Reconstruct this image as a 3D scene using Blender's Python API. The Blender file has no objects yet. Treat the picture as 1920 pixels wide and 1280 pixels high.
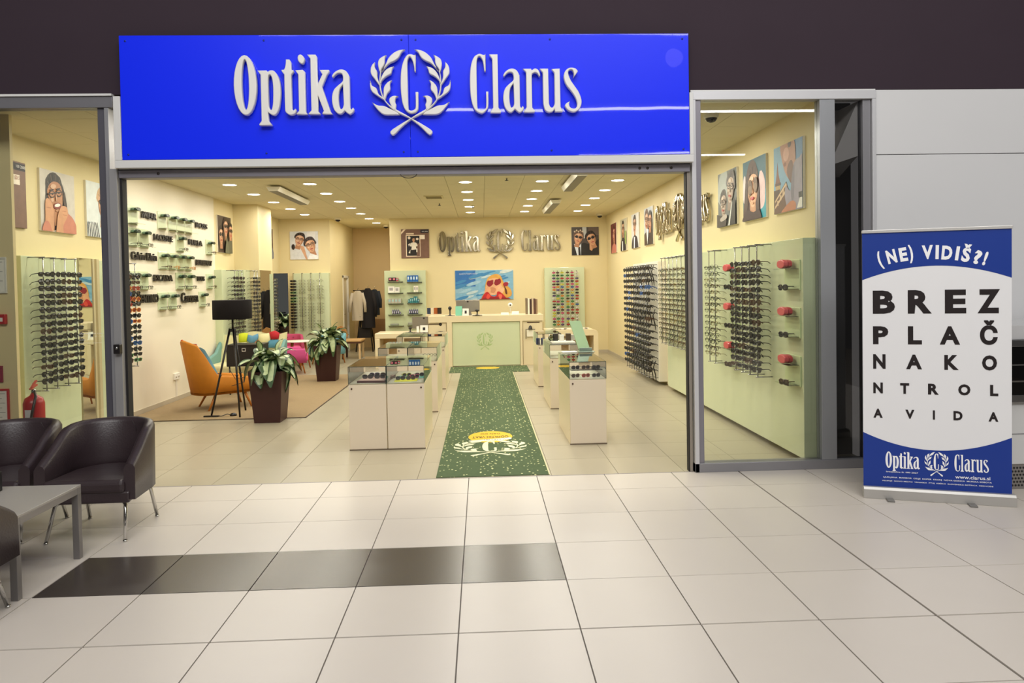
import bpy, math, random
from mathutils import Vector, Matrix
random.seed(7)
PI = math.pi
col = bpy.context.scene.collection
S = bpy.context.scene

# ------------------------------------------------------------------ camera
def setup_camera():
    cd = bpy.data.cameras.new('camera'); co = bpy.data.objects.new('camera', cd); col.objects.link(co)
    f, py = 1370.5, 565.8
    cd.sensor_fit = 'HORIZONTAL'; cd.sensor_width = 36.0; cd.lens = 36.0*f/1920
    cd.shift_x = 0.0; cd.shift_y = -(640-py)/1920.0
    p, y, r = -.0244, .041, -.0177
    fw = Vector((math.sin(y)*math.cos(p), math.cos(y)*math.cos(p), math.sin(p)))
    rt = Vector((math.cos(y), -math.sin(y), 0)); up = rt.cross(fw)
    r2 = rt*math.cos(r)+up*math.sin(r); u2 = -rt*math.sin(r)+up*math.cos(r)
    M = Matrix((r2, u2, -fw)).transposed().to_4x4(); M.translation = Vector((.145, -3.546, 1.703))
    co.matrix_world = M; cd.clip_start = .05; cd.clip_end = 200
    S.camera = co
setup_camera()

# ------------------------------------------------------------------ world, lights, exposure
w = bpy.data.worlds.new('world'); S.world = w; w.use_nodes = True
w.node_tree.nodes['Background'].inputs[0].default_value = (1, .95, .93, 1)
w.node_tree.nodes['Background'].inputs[1].default_value = .08
S.view_settings.view_transform = 'Standard'; S.view_settings.look = 'None'
S.view_settings.exposure = 0.0; S.view_settings.gamma = 1.0; S.view_settings.use_curve_mapping = False
S.cycles.use_denoising = True
S.cycles.max_bounces = 8; S.cycles.diffuse_bounces = 4; S.cycles.glossy_bounces = 4
S.cycles.transparent_max_bounces = 16; S.cycles.caustics_reflective = False; S.cycles.caustics_refractive = False
S.cycles.sample_clamp_indirect = 4.0
def area(name, loc, rot, sx, sy, power, color=(1, 1, 1), shape='RECTANGLE'):
    l = bpy.data.lights.new(name, 'AREA'); l.shape = shape; l.size = sx
    if shape == 'RECTANGLE': l.size_y = sy
    l.energy = power; l.color = color
    o = bpy.data.objects.new(name, l); o.location = loc; o.rotation_euler = rot; col.objects.link(o); return o
area('mall_softbox', (1.5, -2.2, 8.2), (math.radians(10), 0, 0), 9, 5, 360, (1, .98, .95))  # added softbox high over the mall floor, out of view
area('mall_softbox', (0.8, -10.0, 9.7), (math.radians(57), 0, 0), 13, 3, 1150, (1, .985, .96))  # added frontal fill, unseen, aimed at the facade and left pillar
SHOPW = 10.8
LX = [-3.73, -2.5, -.08, 1.13, 2.33]
LY = [3.2, 4.4, 5.6, 6.8, 8.0, 9.2, 10.4, 11.6, 12.8]

# ------------------------------------------------------------------ materials
def lin(h):
    if isinstance(h, str):
        c = [int(h[i:i+2], 16)/255 for i in (0, 2, 4)]
    else: c = h
    return tuple(x/12.92 if x <= .04045 else ((x+.055)/1.055)**2.4 for x in c)+(1,)
MATS = {}
def mat(color, rough=.5, metal=0, spec=.5, emit=0, noise=0, nscale=8, bump=0, bscale=60, vary=0, coat=0):
    key = (color, rough, metal, spec, emit, noise, nscale, bump, bscale, vary, coat)
    if key in MATS: return MATS[key]
    m = bpy.data.materials.new('m_'+str(color)); m.use_nodes = True
    nt = m.node_tree; b = nt.nodes['Principled BSDF']; c = lin(color)
    b.inputs['Base Color'].default_value = c; b.inputs['Roughness'].default_value = rough
    b.inputs['Metallic'].default_value = metal; b.inputs['Specular IOR Level'].default_value = spec
    b.inputs['Coat Weight'].default_value = coat; b.inputs['Coat Roughness'].default_value = .03
    if emit: b.inputs['Emission Color'].default_value = c; b.inputs['Emission Strength'].default_value = emit
    if noise or vary:
        hs = nt.nodes.new('ShaderNodeHueSaturation'); hs.inputs['Color'].default_value = c
        if noise:
            tc = nt.nodes.new('ShaderNodeTexCoord')
            n = nt.nodes.new('ShaderNodeTexNoise'); n.inputs['Scale'].default_value = nscale; n.inputs['Detail'].default_value = 4
            nt.links.new(tc.outputs['Object'], n.inputs['Vector'])
            r = nt.nodes.new('ShaderNodeMapRange'); r.inputs[1].default_value = .3; r.inputs[2].default_value = .7
            r.inputs[3].default_value = 1-noise; r.inputs[4].default_value = 1+noise
            nt.links.new(n.outputs[0], r.inputs[0]); src = r.outputs[0]
        if vary:
            oi = nt.nodes.new('ShaderNodeObjectInfo'); r2 = nt.nodes.new('ShaderNodeMapRange')
            r2.inputs[3].default_value = 1-vary; r2.inputs[4].default_value = 1+vary
            nt.links.new(oi.outputs['Random'], r2.inputs[0])
            if noise:
                mm = nt.nodes.new('ShaderNodeMath'); mm.operation = 'MULTIPLY'
                nt.links.new(src, mm.inputs[0]); nt.links.new(r2.outputs[0], mm.inputs[1]); src = mm.outputs[0]
            else: src = r2.outputs[0]
        nt.links.new(src, hs.inputs['Value']); nt.links.new(hs.outputs[0], b.inputs['Base Color'])
    if bump:
        tc = nt.nodes.new('ShaderNodeTexCoord'); n = nt.nodes.new('ShaderNodeTexNoise'); n.inputs['Scale'].default_value = bscale
        bp = nt.nodes.new('ShaderNodeBump'); bp.inputs['Strength'].default_value = bump; bp.inputs['Distance'].default_value = .01
        nt.links.new(tc.outputs['Object'], n.inputs['Vector']); nt.links.new(n.outputs[0], bp.inputs['Height'])
        nt.links.new(bp.outputs[0], b.inputs['Normal'])
    MATS[key] = m; return m
def glass_mat(tint='FFFFFF', name='g', refl=1.0):
    k = ('glass', tint, refl)
    if k in MATS: return MATS[k]
    m = bpy.data.materials.new('glass_'+name); m.use_nodes = True; nt = m.node_tree; nt.nodes.clear()
    out = nt.nodes.new('ShaderNodeOutputMaterial'); mx = nt.nodes.new('ShaderNodeMixShader')
    t = nt.nodes.new('ShaderNodeBsdfTransparent'); t.inputs[0].default_value = lin(tint)
    g = nt.nodes.new('ShaderNodeBsdfGlossy'); g.inputs['Roughness'].default_value = 0.0; g.inputs[0].default_value = (refl, refl, refl, 1)
    fr = nt.nodes.new('ShaderNodeFresnel'); fr.inputs[0].default_value = 1.5
    nt.links.new(fr.outputs[0], mx.inputs[0]); nt.links.new(t.outputs[0], mx.inputs[1]); nt.links.new(g.outputs[0], mx.inputs[2])
    nt.links.new(mx.outputs[0], out.inputs[0]); MATS[k] = m; return m
def runner_mat():
    m = bpy.data.materials.new('runner_pile'); m.use_nodes = True; nt = m.node_tree; b = nt.nodes['Principled BSDF']
    b.inputs['Roughness'].default_value = .95; b.inputs['Specular IOR Level'].default_value = .1
    tc = nt.nodes.new('ShaderNodeTexCoord')
    mp = nt.nodes.new('ShaderNodeMapping'); mp.inputs['Scale'].default_value = (27, 20, 1)
    v = nt.nodes.new('ShaderNodeTexVoronoi'); v.inputs['Scale'].default_value = 1.0; v.inputs['Randomness'].default_value = 1
    nt.links.new(tc.outputs['Object'], mp.inputs[0]); nt.links.new(mp.outputs[0], v.inputs['Vector'])
    cr = nt.nodes.new('ShaderNodeValToRGB'); cr.color_ramp.elements[0].position = .22; cr.color_ramp.elements[1].position = .28
    cr.color_ramp.elements[0].color = lin('C9CC98'); cr.color_ramp.elements[1].color = lin('546348')
    nt.links.new(v.outputs['Distance'], cr.inputs[0])
    # drop part of the flecks
    cr2 = nt.nodes.new('ShaderNodeMath'); cr2.operation = 'GREATER_THAN'; cr2.inputs[1].default_value = .42
    sp = nt.nodes.new('ShaderNodeSeparateColor'); nt.links.new(v.outputs['Color'], sp.inputs[0]); nt.links.new(sp.outputs[0], cr2.inputs[0])
    mx = nt.nodes.new('ShaderNodeMix'); mx.data_type = 'RGBA'; mx.inputs[6].default_value = lin('566549')
    nt.links.new(cr2.outputs[0], mx.inputs[0]); nt.links.new(cr.outputs[0], mx.inputs[7])
    nt.links.new(mx.outputs[2], b.inputs['Base Color']); return m
def emis(color, s):
    k = ('em', color, s)
    if k in MATS: return MATS[k]
    m = bpy.data.materials.new('lit'); m.use_nodes = True; nt = m.node_tree; nt.nodes.clear()
    o = nt.nodes.new('ShaderNodeOutputMaterial'); e = nt.nodes.new('ShaderNodeEmission')
    e.inputs[0].default_value = lin(color); e.inputs[1].default_value = s; nt.links.new(e.outputs[0], o.inputs[0]); MATS[k] = m; return m

CREAM = mat('E4D5A8', .6, noise=.015, nscale=1.5, bump=.05, bscale=120)
WHITEW = mat('EEE6D2', .55, noise=.01, nscale=2)
GREEN = mat('D3DCB8', .16, spec=.6)
GREEND = mat('A9C79A', .15)
CREAMF = mat('E8D9B6', .3)
CABW = mat('DCCDB6', .35)
GREY = mat('8F8E92', .4, .5)
GREYD = mat('85828A', .4, .4)
ALU = mat('C9C9CC', .4, .3)
WHITET = mat('D8D8D6', .4)
STEEL = mat('9C9C9C', .25, 1)
CHROME = mat('C8C6C2', .12, 1)
BLACK = mat('161213', .35)
BLACKM = mat('120F10', .7)
SILVER = mat('B9B2A6', .3, .8)
WOODO = mat('B26A22', .45, noise=.12, nscale=12)
GL = glass_mat()

# ------------------------------------------------------------------ mesh builder
class MB:
    def __init__(s): s.v = []; s.f = []; s.m = []; s.sm = []
    def add(s, vs, fs, mi=0, smooth=False):
        n = len(s.v); s.v += [tuple(p) for p in vs]
        for f in fs: s.f.append([i+n for i in f]); s.m.append(mi); s.sm.append(smooth)
        return s
    def box(s, x0, x1, y0, y1, z0, z1, mi=0):
        vs = [(x, y, z) for z in (z0, z1) for y in (y0, y1) for x in (x0, x1)]
        return s.add(vs, [(0, 2, 3, 1), (4, 5, 7, 6), (0, 1, 5, 4), (2, 6, 7, 3), (0, 4, 6, 2), (1, 3, 7, 5)], mi)
    def obox(s, c, half, ax, mi=0):   # oriented box: centre, half sizes, 3 axes
        c = Vector(c); a, b, d = [Vector(q)*h for q, h in zip(ax, half)]
        vs = [c+a*i+b*j+d*k for k in (-1, 1) for j in (-1, 1) for i in (-1, 1)]
        return s.add(vs, [(0, 2, 3, 1), (4, 5, 7, 6), (0, 1, 5, 4), (2, 6, 7, 3), (0, 4, 6, 2), (1, 3, 7, 5)], mi)
    def tube(s, pts, r, n=8, mi=0, cap=True, smooth=True, close=False):
        pts = [Vector(p) for p in pts]; N = len(pts)
        rs = r if isinstance(r, (list, tuple)) else [r]*N
        vs = []; prev = None
        for i, p in enumerate(pts):
            if close: t = pts[(i+1) % N]-pts[i-1]
            else: t = pts[min(i+1, N-1)]-pts[max(i-1, 0)]
            t.normalize()
            if prev is None:
                u = t.cross(Vector((0, 0, 1)))
                if u.length < .05: u = t.cross(Vector((0, 1, 0)))
            else: u = prev-t*prev.dot(t)
            u.normalize(); prev = u; w_ = t.cross(u)
            for k in range(n):
                a = 2*PI*k/n; vs.append(p+(u*math.cos(a)+w_*math.sin(a))*rs[i])
        fs = []
        for i in range(N if close else N-1):
            for k in range(n):
                j = (i+1) % N
                fs.append((i*n+k, i*n+(k+1) % n, j*n+(k+1) % n, j*n+k))
        if cap and not close: fs += [tuple(range(n))[::-1], tuple((N-1)*n+k for k in range(n))]
        return s.add(vs, fs, mi, smooth)
    def cyl(s, p0, p1, r0, r1=None, n=16, mi=0, smooth=True):
        return s.tube([p0, p1], [r0, r0 if r1 is None else r1], n, mi, True, smooth)
    def lathe(s, prof, n=20, c=(0, 0, 0), mi=0, smooth=True):
        vs = [(c[0]+r*math.cos(2*PI*k/n), c[1]+r*math.sin(2*PI*k/n), c[2]+z) for r, z in prof for k in range(n)]
        fs = [(i*n+k, i*n+(k+1) % n, (i+1)*n+(k+1) % n, (i+1)*n+k) for i in range(len(prof)-1) for k in range(n)]
        return s.add(vs, fs, mi, smooth)
    def ball(s, c, r, n=12, mi=0, sc=(1, 1, 1)):
        vs = []; m_ = n//2+1
        for i in range(m_):
            a = PI*i/(m_-1)
            for k in range(n):
                b = 2*PI*k/n
                vs.append((c[0]+sc[0]*r*math.sin(a)*math.cos(b), c[1]+sc[1]*r*math.sin(a)*math.sin(b), c[2]+sc[2]*r*math.cos(a)))
        fs = [(i*n+k, i*n+(k+1) % n, (i+1)*n+(k+1) % n, (i+1)*n+k)[::-1] for i in range(m_-1) for k in range(n)]
        return s.add(vs, fs, mi, True)
    def prism(s, pts, y0, y1, mi=0, axis='y', smooth=False):   # polygon (a,b) extruded along axis
        def P(a, b, t): return {'y': (a, t, b), 'x': (t, a, b), 'z': (a, b, t)}[axis]
        n = len(pts); vs = [P(a, b, y0) for a, b in pts]+[P(a, b, y1) for a, b in pts]
        fs = [tuple(range(n)), tuple(range(2*n-1, n-1, -1))]+[(i, i+n, (i+1) % n+n, (i+1) % n) for i in range(n)]
        return s.add(vs, fs, mi, smooth)
    def grid(s, fn, nu, nv, mi=0, smooth=True):
        vs = [fn(i/(nu-1), j/(nv-1)) for j in range(nv) for i in range(nu)]
        return s.add(vs, [(j*nu+i, j*nu+i+1, (j+1)*nu+i+1, (j+1)*nu+i) for j in range(nv-1) for i in range(nu-1)], mi, smooth)
    def mesh(s, name, mats):
        me = bpy.data.meshes.new(name); me.from_pydata([tuple(v) for v in s.v], [], s.f)
        for m in (mats if isinstance(mats, (list, tuple)) else [mats]): me.materials.append(m)
        me.polygons.foreach_set('material_index', s.m); me.polygons.foreach_set('use_smooth', s.sm); me.update()
        return me
    def build(s, name, mats, parent=None, loc=(0, 0, 0), bev=0, fix=True, seg=2):
        me = s.mesh(name, mats)
        if fix:
            import bmesh
            bm = bmesh.new(); bm.from_mesh(me); bmesh.ops.recalc_face_normals(bm, faces=bm.faces); bm.to_mesh(me); bm.free()
        return put(name, me, parent, loc, bev=bev, seg=seg)
def put(name, me, parent=None, loc=(0, 0, 0), rot=(0, 0, 0), bev=0, seg=2):
    o = bpy.data.objects.new(name, me); col.objects.link(o); o.location = loc; o.rotation_euler = rot
    if parent is not None: o.parent = parent
    if bev:
        b = o.modifiers.new('b', 'BEVEL'); b.width = bev; b.segments = seg; b.limit_method = 'ANGLE'; b.angle_limit = .7
    return o
def B(*a, **k): return MB().box(*a, **k)
def tag(o, label, cat, group=None, kind=None):
    o['label'] = label; o['category'] = cat
    if group: o['group'] = group
    if kind: o['kind'] = kind
    return o
def thing(name, label, cat, loc=(0, 0, 0), rz=0, group=None):
    o = bpy.data.objects.new(name, None); col.objects.link(o); o.location = loc; o.rotation_euler = (0, 0, rz)
    o.empty_display_size = .1
    return tag(o, label, cat, group)
def struct(o): o['kind'] = 'structure'; return o
def copy_tree(o, parent=None):
    c = o.copy(); col.objects.link(c); c.parent = parent
    for ch in o.children: copy_tree(ch, c)
    return c
ORD = ['top', 'second', 'third', 'fourth', 'fifth', 'sixth', 'seventh', 'eighth', 'ninth', 'tenth', 'eleventh', 'twelfth', 'thirteenth',
       'fourteenth', 'fifteenth', 'sixteenth', 'seventeenth', 'eighteenth', 'nineteenth', 'twentieth']
NTH = ['first']+ORD[1:]

# ------------------------------------------------------------------ outlines (letters, wreath)
def smooth_pts(pts, sub=4):
    n = len(pts); out = []
    for i in range(n):
        p0, p1, p2, p3 = pts[i-1], pts[i], pts[(i+1) % n], pts[(i+2) % n]
        c1 = len(p1) > 2; c2 = len(p2) > 2
        out.append((p1[0], p1[1]))
        if c1 and c2: continue
        t1 = (p2[0]-p1[0], p2[1]-p1[1]) if c1 else ((p2[0]-p0[0])/2, (p2[1]-p0[1])/2)
        t2 = (p2[0]-p1[0], p2[1]-p1[1]) if c2 else ((p3[0]-p1[0])/2, (p3[1]-p1[1])/2)
        for k in range(1, sub):
            t = k/sub; h1 = 2*t**3-3*t*t+1; h2 = t**3-2*t*t+t; h3 = -2*t**3+3*t*t; h4 = t**3-t*t
            out.append((h1*p1[0]+h2*t1[0]+h3*p2[0]+h4*t2[0], h1*p1[1]+h2*t1[1]+h3*p2[1]+h4*t2[1]))
    return out
def ell(cx, cy, rx, ry, n=28): return [(cx+rx*math.cos(2*PI*k/n), cy+ry*math.sin(2*PI*k/n)) for k in range(n)]
def outline_mesh(name, contours, depth, bevel=0, m=None):
    """flat contours (x,z), filled with holes, extruded towards -y by depth"""
    cu = bpy.data.curves.new(name, 'CURVE'); cu.dimensions = '2D'; cu.fill_mode = 'BOTH'
    cu.extrude = depth/2-bevel; cu.bevel_depth = bevel; cu.bevel_resolution = 1; cu.offset = -bevel
    for c in contours:
        sp = cu.splines.new('POLY'); sp.points.add(len(c)-1); sp.use_cyclic_u = True
        for q, (x, z) in zip(sp.points, c): q.co = (x, z, 0, 1)
    o = bpy.data.objects.new(name, cu); col.objects.link(o); bpy.context.view_layer.update()
    me = bpy.data.meshes.new_from_object(o.evaluated_get(bpy.context.evaluated_depsgraph_get()))
    bpy.data.objects.remove(o); bpy.data.curves.remove(cu)
    me.transform(Matrix.Rotation(PI/2, 4, 'X')); me.transform(Matrix.Translation((0, -depth/2, 0)))
    me.name = name
    if m: me.materials.clear(); me.materials.append(m)
    return me
def text_mesh(name, s, m, w=None, h=None, depth=.001, bold=0, rot_flat=False):
    """default font; scaled so that its box is w x h; origin at lower left, facing -y"""
    cu = bpy.data.curves.new(name, 'FONT'); cu.body = s; cu.size = 1; cu.extrude = .01; cu.offset = bold; cu.resolution_u = 3
    o = bpy.data.objects.new(name, cu); col.objects.link(o); bpy.context.view_layer.update()
    me = bpy.data.meshes.new_from_object(o.evaluated_get(bpy.context.evaluated_depsgraph_get()))
    bpy.data.objects.remove(o); bpy.data.curves.remove(cu)
    xs = [v.co.x for v in me.vertices]; ys = [v.co.y for v in me.vertices]
    x0, x1, y0, y1 = min(xs), max(xs), min(ys), max(ys)
    sy = h/(y1-y0) if h else w/(x1-x0); sx = w/(x1-x0) if w else sy
    for v in me.vertices:
        v.co = Vector(((v.co.x-x0)*sx, -depth*.5-(v.co.z/.01)*depth*.5, (v.co.y-y0)*sy))
    me.materials.clear(); me.materials.append(m); me.name = name; return me

C_ = 1
GA = [[(1528,470,1),(1560,420),(1620,380),(1680,370),(1740,395),(1780,460),(1788,520),(1788,930,1),(1805,955),(1828,928),(1845,960),(1825,1000),(1780,1025),(1740,1005),(1705,970,1),(1690,990),(1650,1020),(1600,1010),(1550,950),(1525,840),(1530,740),(1560,660),(1620,600),(1670,560),(1690,530),(1690,470),(1670,430),(1620,425),(1580,450),(1545,488,1)],
      [(1690,590,1),(1650,640),(1630,700),(1622,800),(1630,900),(1650,950),(1680,930),(1695,880,1)]]
OPT = {
 'O': [ell(273,590,165,436), ell(275,583,52,366)],
 'p': [[(455,378,1),(585,378,1),(600,402,1),(640,378),(700,390),(755,480),(780,600),(780,760),(750,940),(695,1025),(640,1020),(592,985,1),(600,1110,1),(645,1170,1),(635,1178,1),(465,1178,1),(460,1160,1),(497,1110,1),(497,440,1)],
       [(605,500),(630,440),(655,470),(672,560),(675,700),(665,880),(640,955),(612,920),(605,850)]],
 't': [[(870,220,1),(920,220,1),(942,262,1),(942,375,1),(970,375,1),(978,395,1),(942,440,1),(942,940,1),(958,962),(975,950),(990,935,1),(1003,965,1),(985,1005),(940,1028),(900,1025),(850,985),(840,900),(840,440,1),(800,385,1),(805,370,1),(840,365),(862,300)]],
 'i': [[(1000,378,1),(1110,372,1),(1140,400,1),(1140,980,1),(1170,1022,1),(1005,1022,1),(1005,1010,1),(1042,970,1),(1042,440,1)], [(1085,150),(1125,180),(1140,230),(1110,285),(1060,260),(1040,210),(1050,165)]],
 'k': [[(1180,152,1),(1300,152,1),(1320,180,1),(1320,590,1),(1392,440,1),(1355,375,1),(1490,375,1),(1495,400,1),(1460,450,1),(1385,620,1),(1500,985,1),(1530,1020,1),(1380,1020,1),(1380,1005,1),(1402,970,1),(1320,740,1),(1318,975,1),(1350,1010,1),(1345,1022,1),(1185,1022,1),(1180,1008,1),(1222,965,1),(1222,210,1)]],
 'a': GA}
CLA = {
 'C': [[(325,140,1),(325,400,1),(300,405,1),(290,300),(270,220),(230,172),(200,200),(185,280),(182,500),(185,940),(205,985),(250,1005),(300,985),(320,930),(322,715,1),(358,715,1),(354,930),(325,1000),(270,1045),(220,1045),(150,1000),(105,900),(80,750),(75,550),(85,380),(110,260),(150,180),(200,145),(240,135),(285,152),(310,150)]],
 'l': [[(380,145,1),(510,145,1),(510,960,1),(550,1025,1),(545,1045,1),(385,1045,1),(385,1025,1),(428,960,1),(425,215,1)]],
 'a': None,
 'r': [[(900,368,1),(1025,368,1),(1035,395,1),(1080,365),(1120,375),(1150,410),(1165,470),(1150,492,1),(1120,440),(1080,425),(1045,450),(1035,500),(1035,965,1),(1078,1020,1),(1070,1040,1),(905,1040,1),(905,1025,1),(947,960,1),(945,420,1)]],
 'u': [[(1160,368,1),(1290,368,1),(1295,900,1),(1310,950),(1345,970),(1375,930),(1385,890,1),(1385,430,1),(1345,375,1),(1470,368,1),(1475,960,1),(1510,1020,1),(1505,1035,1),(1385,1035,1),(1380,990,1),(1350,1030),(1290,1040),(1235,1010),(1210,930),(1205,850),(1205,425,1)]],
 's': [[(1680,515,1),(1690,450),(1670,395),(1635,385),(1605,410),(1605,460),(1640,550),(1700,640),(1760,730),(1800,840),(1800,920),(1770,990),(1720,1030),(1660,1040),(1590,1010),(1550,960),(1545,930),(1570,900),(1625,870,1),(1610,910),(1620,960),(1660,985),(1700,985),(1730,950),(1730,880),(1700,800),(1640,710),(1570,620),(1535,520),(1540,440),(1570,390),(1610,362),(1660,355),(1720,370),(1755,410,1)]]}
EMC = [[(715,140,1),(715,375,1),(695,370,1),(690,300),(670,220),(637,167),(614,190),(600,260),(600,500),(602,860),(622,905),(650,910),(690,890),(703,850),(705,655,1),(742,655,1),(740,860),(718,920),(670,945),(620,945),(560,900),(520,800),(502,640),(502,480),(515,340),(550,220),(600,145),(650,133),(690,145)]]
LEAVES = [
 [(100,792,1),(180,835),(265,845),(340,880),(430,925,1),(480,965,1),(280,965),(200,920),(140,850)],
 [(82,490,1),(105,560),(165,600),(195,680),(265,735,1),(275,765,1),(180,705),(100,640),(78,560)],
 [(152,240,1),(150,310),(180,370),(183,450),(212,545,1),(205,560,1),(150,480),(95,400),(95,320),(120,270)],
 [(310,142,1),(290,190),(285,260),(240,340),(228,375,1),(212,365,1),(195,270),(210,205),(260,165)],
 [(570,68,1),(520,110),(480,180),(420,225),(340,265),(235,380,1),(300,270),(345,180),(420,110),(500,75)],
 [(412,300,1),(385,350),(370,400),(300,440),(240,500),(222,560,1),(225,490),(260,400),(310,340),(370,310)],
 [(380,490,1),(355,540),(355,620),(310,680),(282,760,1),(265,740,1),(262,680),(270,590),(310,530),(350,500)],
 [(465,712,1),(430,735),(420,790),(435,830),(430,890),(470,935,1),(400,900),(345,800),(345,740),(400,705)]]
STEM = [(905,1222,34),(780,1120,22),(636,1022,9),(540,968,14),(440,915,16),(340,840,9),(265,745,8),(222,620,9),(216,500,8),(222,420,6),(232,360,4)]
def stroke(pts):
    L = []; R = []
    for i, (x, y, r) in enumerate(pts):
        a = pts[max(i-1, 0)]; b = pts[min(i+1, len(pts)-1)]
        dx, dy = b[0]-a[0], b[1]-a[1]; q = math.hypot(dx, dy); nx, ny = -dy/q, dx/q
        L.append((x+nx*r, y+ny*r)); R.append((x-nx*r, y-ny*r))
    return smooth_pts(L+R[::-1], 3)
K = 217.5
def logo_parts():
    """list of (kind, contours) in metres; origin at the left of the O, z=0 on the baseline"""
    out = []
    def tr(cs, ox, oy, sc, base, mirror=None):
        r = []
        for c in cs:
            c = smooth_pts(c) if any(len(p) > 2 for p in c) or len(c) < 28 else c
            if mirror is not None: c = [(2*mirror-x, y) for x, y in c][::-1]
            r.append([((ox+x/sc-443)/K, (base-(oy+y/sc))/K) for x, y in c])
        return r
    for k_, cs in OPT.items(): out.append(('letter', tr(cs, 430, 90, 8, 217.75)))
    for k_, cs in CLA.items():
        if k_ == 'a':
            cs = [[((p[0]-1523)*.985+585, (p[1]-370)*1.035+364)+tuple(p[2:]) for p in c] for c in GA]
        out.append(('letter', tr(cs, 865, 90, 8.348, 215)))
    out.append(('letter', tr(EMC, 680, 90, 7.53, 216.4)))
    for mir in (None, 636):
        for l in LEAVES: out.append(('leaf', tr([l], 680, 90, 7.53, 216.4, mir)))
        out.append(('stem', [[((680+x/7.53-443)/K, (216.4-(90+y/7.53))/K) for x, y in ([(2*636-a, b) for a, b in stroke(STEM)] if mir else stroke(STEM))]]))
    return out
LOGO = logo_parts()
def logo_objects(parent, m, depth, bevel, loc, rz=0, scale=1.0):
    hub = loc
    for kind, cs in LOGO:
        if scale != 1: cs = [[(x*scale, z*scale) for x, z in c] for c in cs]
        me = outline_mesh(kind, cs, depth, bevel, m)
        put(kind, me, parent, hub, (0, 0, rz))

# ------------------------------------------------------------------ STRUCTURE: floors
T = .6
fl = struct(B(-9, 9, -9, 2.87, -.06, -.006).build('floor', mat('6E675F', .8)))
MT = mat('CBC3B9', .34, spec=.5, noise=.02, nscale=1.2, vary=.018)
DT = mat('3D3633', .27, spec=.6, noise=.06, nscale=3, vary=.06)
def tile_mesh(name, w, d, m, g=.0035, t=.008):
    return MB().add([(g, g, 0), (w-g, g, 0), (w-g, d-g, 0), (g, d-g, 0), (g-.001, g-.001, -t), (w-g+.001, g-.001, -t), (w-g+.001, d-g+.001, -t), (g-.001, d-g+.001, -t)],
        [(0, 1, 2, 3), (4, 5, 1, 0), (5, 6, 2, 1), (6, 7, 3, 2), (7, 4, 0, 3)]).mesh(name, m)
tm = tile_mesh('tile', T, T, MT); td = tile_mesh('tile', T, T, DT); tth = tile_mesh('tile', T, 2.87-4*T, MT, .0035)
def tile_h(w, d, gx0, gx1, gy0, gy1):
    return MB().add([(gx0, gy0, 0), (w-gx1, gy0, 0), (w-gx1, d-gy1, 0), (gx0, d-gy1, 0), (gx0, gy0, -.008), (w-gx1, gy0, -.008), (w-gx1, d-gy1, -.008), (gx0, d-gy1, -.008)],
        [(0, 1, 2, 3), (4, 5, 1, 0), (5, 6, 2, 1), (6, 7, 3, 2), (7, 4, 0, 3)]).mesh('tile', MT)
hv = {}
for i in range(-9, 10):
    for j in range(-2, 5):
        dark = (j == 1 and -4 <= i <= 0)
        me = td if dark else (tth if j == 4 else tm)
        gx0 = .007 if i == 4 else .0035; gx1 = .007 if i == 3 else .0035
        gy0 = .006 if j == 0 else .0035; gy1 = .006 if j == -1 else .0035
        if not dark and (gx0, gx1, gy0, gy1) != (.0035,)*4:
            k_ = (gx0, gx1, gy0, gy1, j == 4)
            if k_ not in hv: hv[k_] = tile_h(T, (2.87-4*T) if j == 4 else T, gx0, gx1, gy0, gy1)
            me = hv[k_]
        o = put('tile', me, fl, (i*T, j*T, 0))
        if dark: o['label'] = 'dark brown polished floor tile'
rest = B(-5.4, 6, -9, -1.21, -.006, 0).build('tile_field', MT, fl); rest['kind'] = 'stuff'
sf = struct(B(-6.2, 3.45, 2.87, 17.2, -.06, -.006).build('floor', mat('8A7F68', .8)))
ST = mat('ABA28C', .3, spec=.5, noise=.03, nscale=1.5, vary=.012)
W_ = .595
ts = tile_mesh('tile', W_, W_, ST, .002, .008)
for i in range(-5, 9):
    for j in range(0, 19):
        put('tile', ts, sf, (-.455+(i-2)*W_, 2.88+j*W_, 0))
q = B(-5.2, 3.3, 2.88+19*W_, 17.2, -.006, -.001).box(-6.2, -.455-7*W_-.002, 2.88, 14.2, -.006, -.001).build('tile_field', ST, sf); q['kind'] = 'stuff'
struct(B(-2.93, 2.0, 2.868, 2.882, -.01, .0005).build('trim_1', GREYD))
rug = tag(B(-4.56, -2.2, 6.1, 10.75, 0.0005, .008).build('floor_mat', [mat('9A8462', .9, noise=.05, nscale=30, bump=.3, bscale=300)]), 'flat tan brown carpet under the lounge chairs with a dark edge', 'carpet')
MB().box(-4.56, -2.19, 6.085, 6.1, 0.0005, .010).box(-2.2, -2.185, 6.085, 10.75, 0.0005, .010).build('edge_strip', mat('4A3826', .6), rug)

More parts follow.
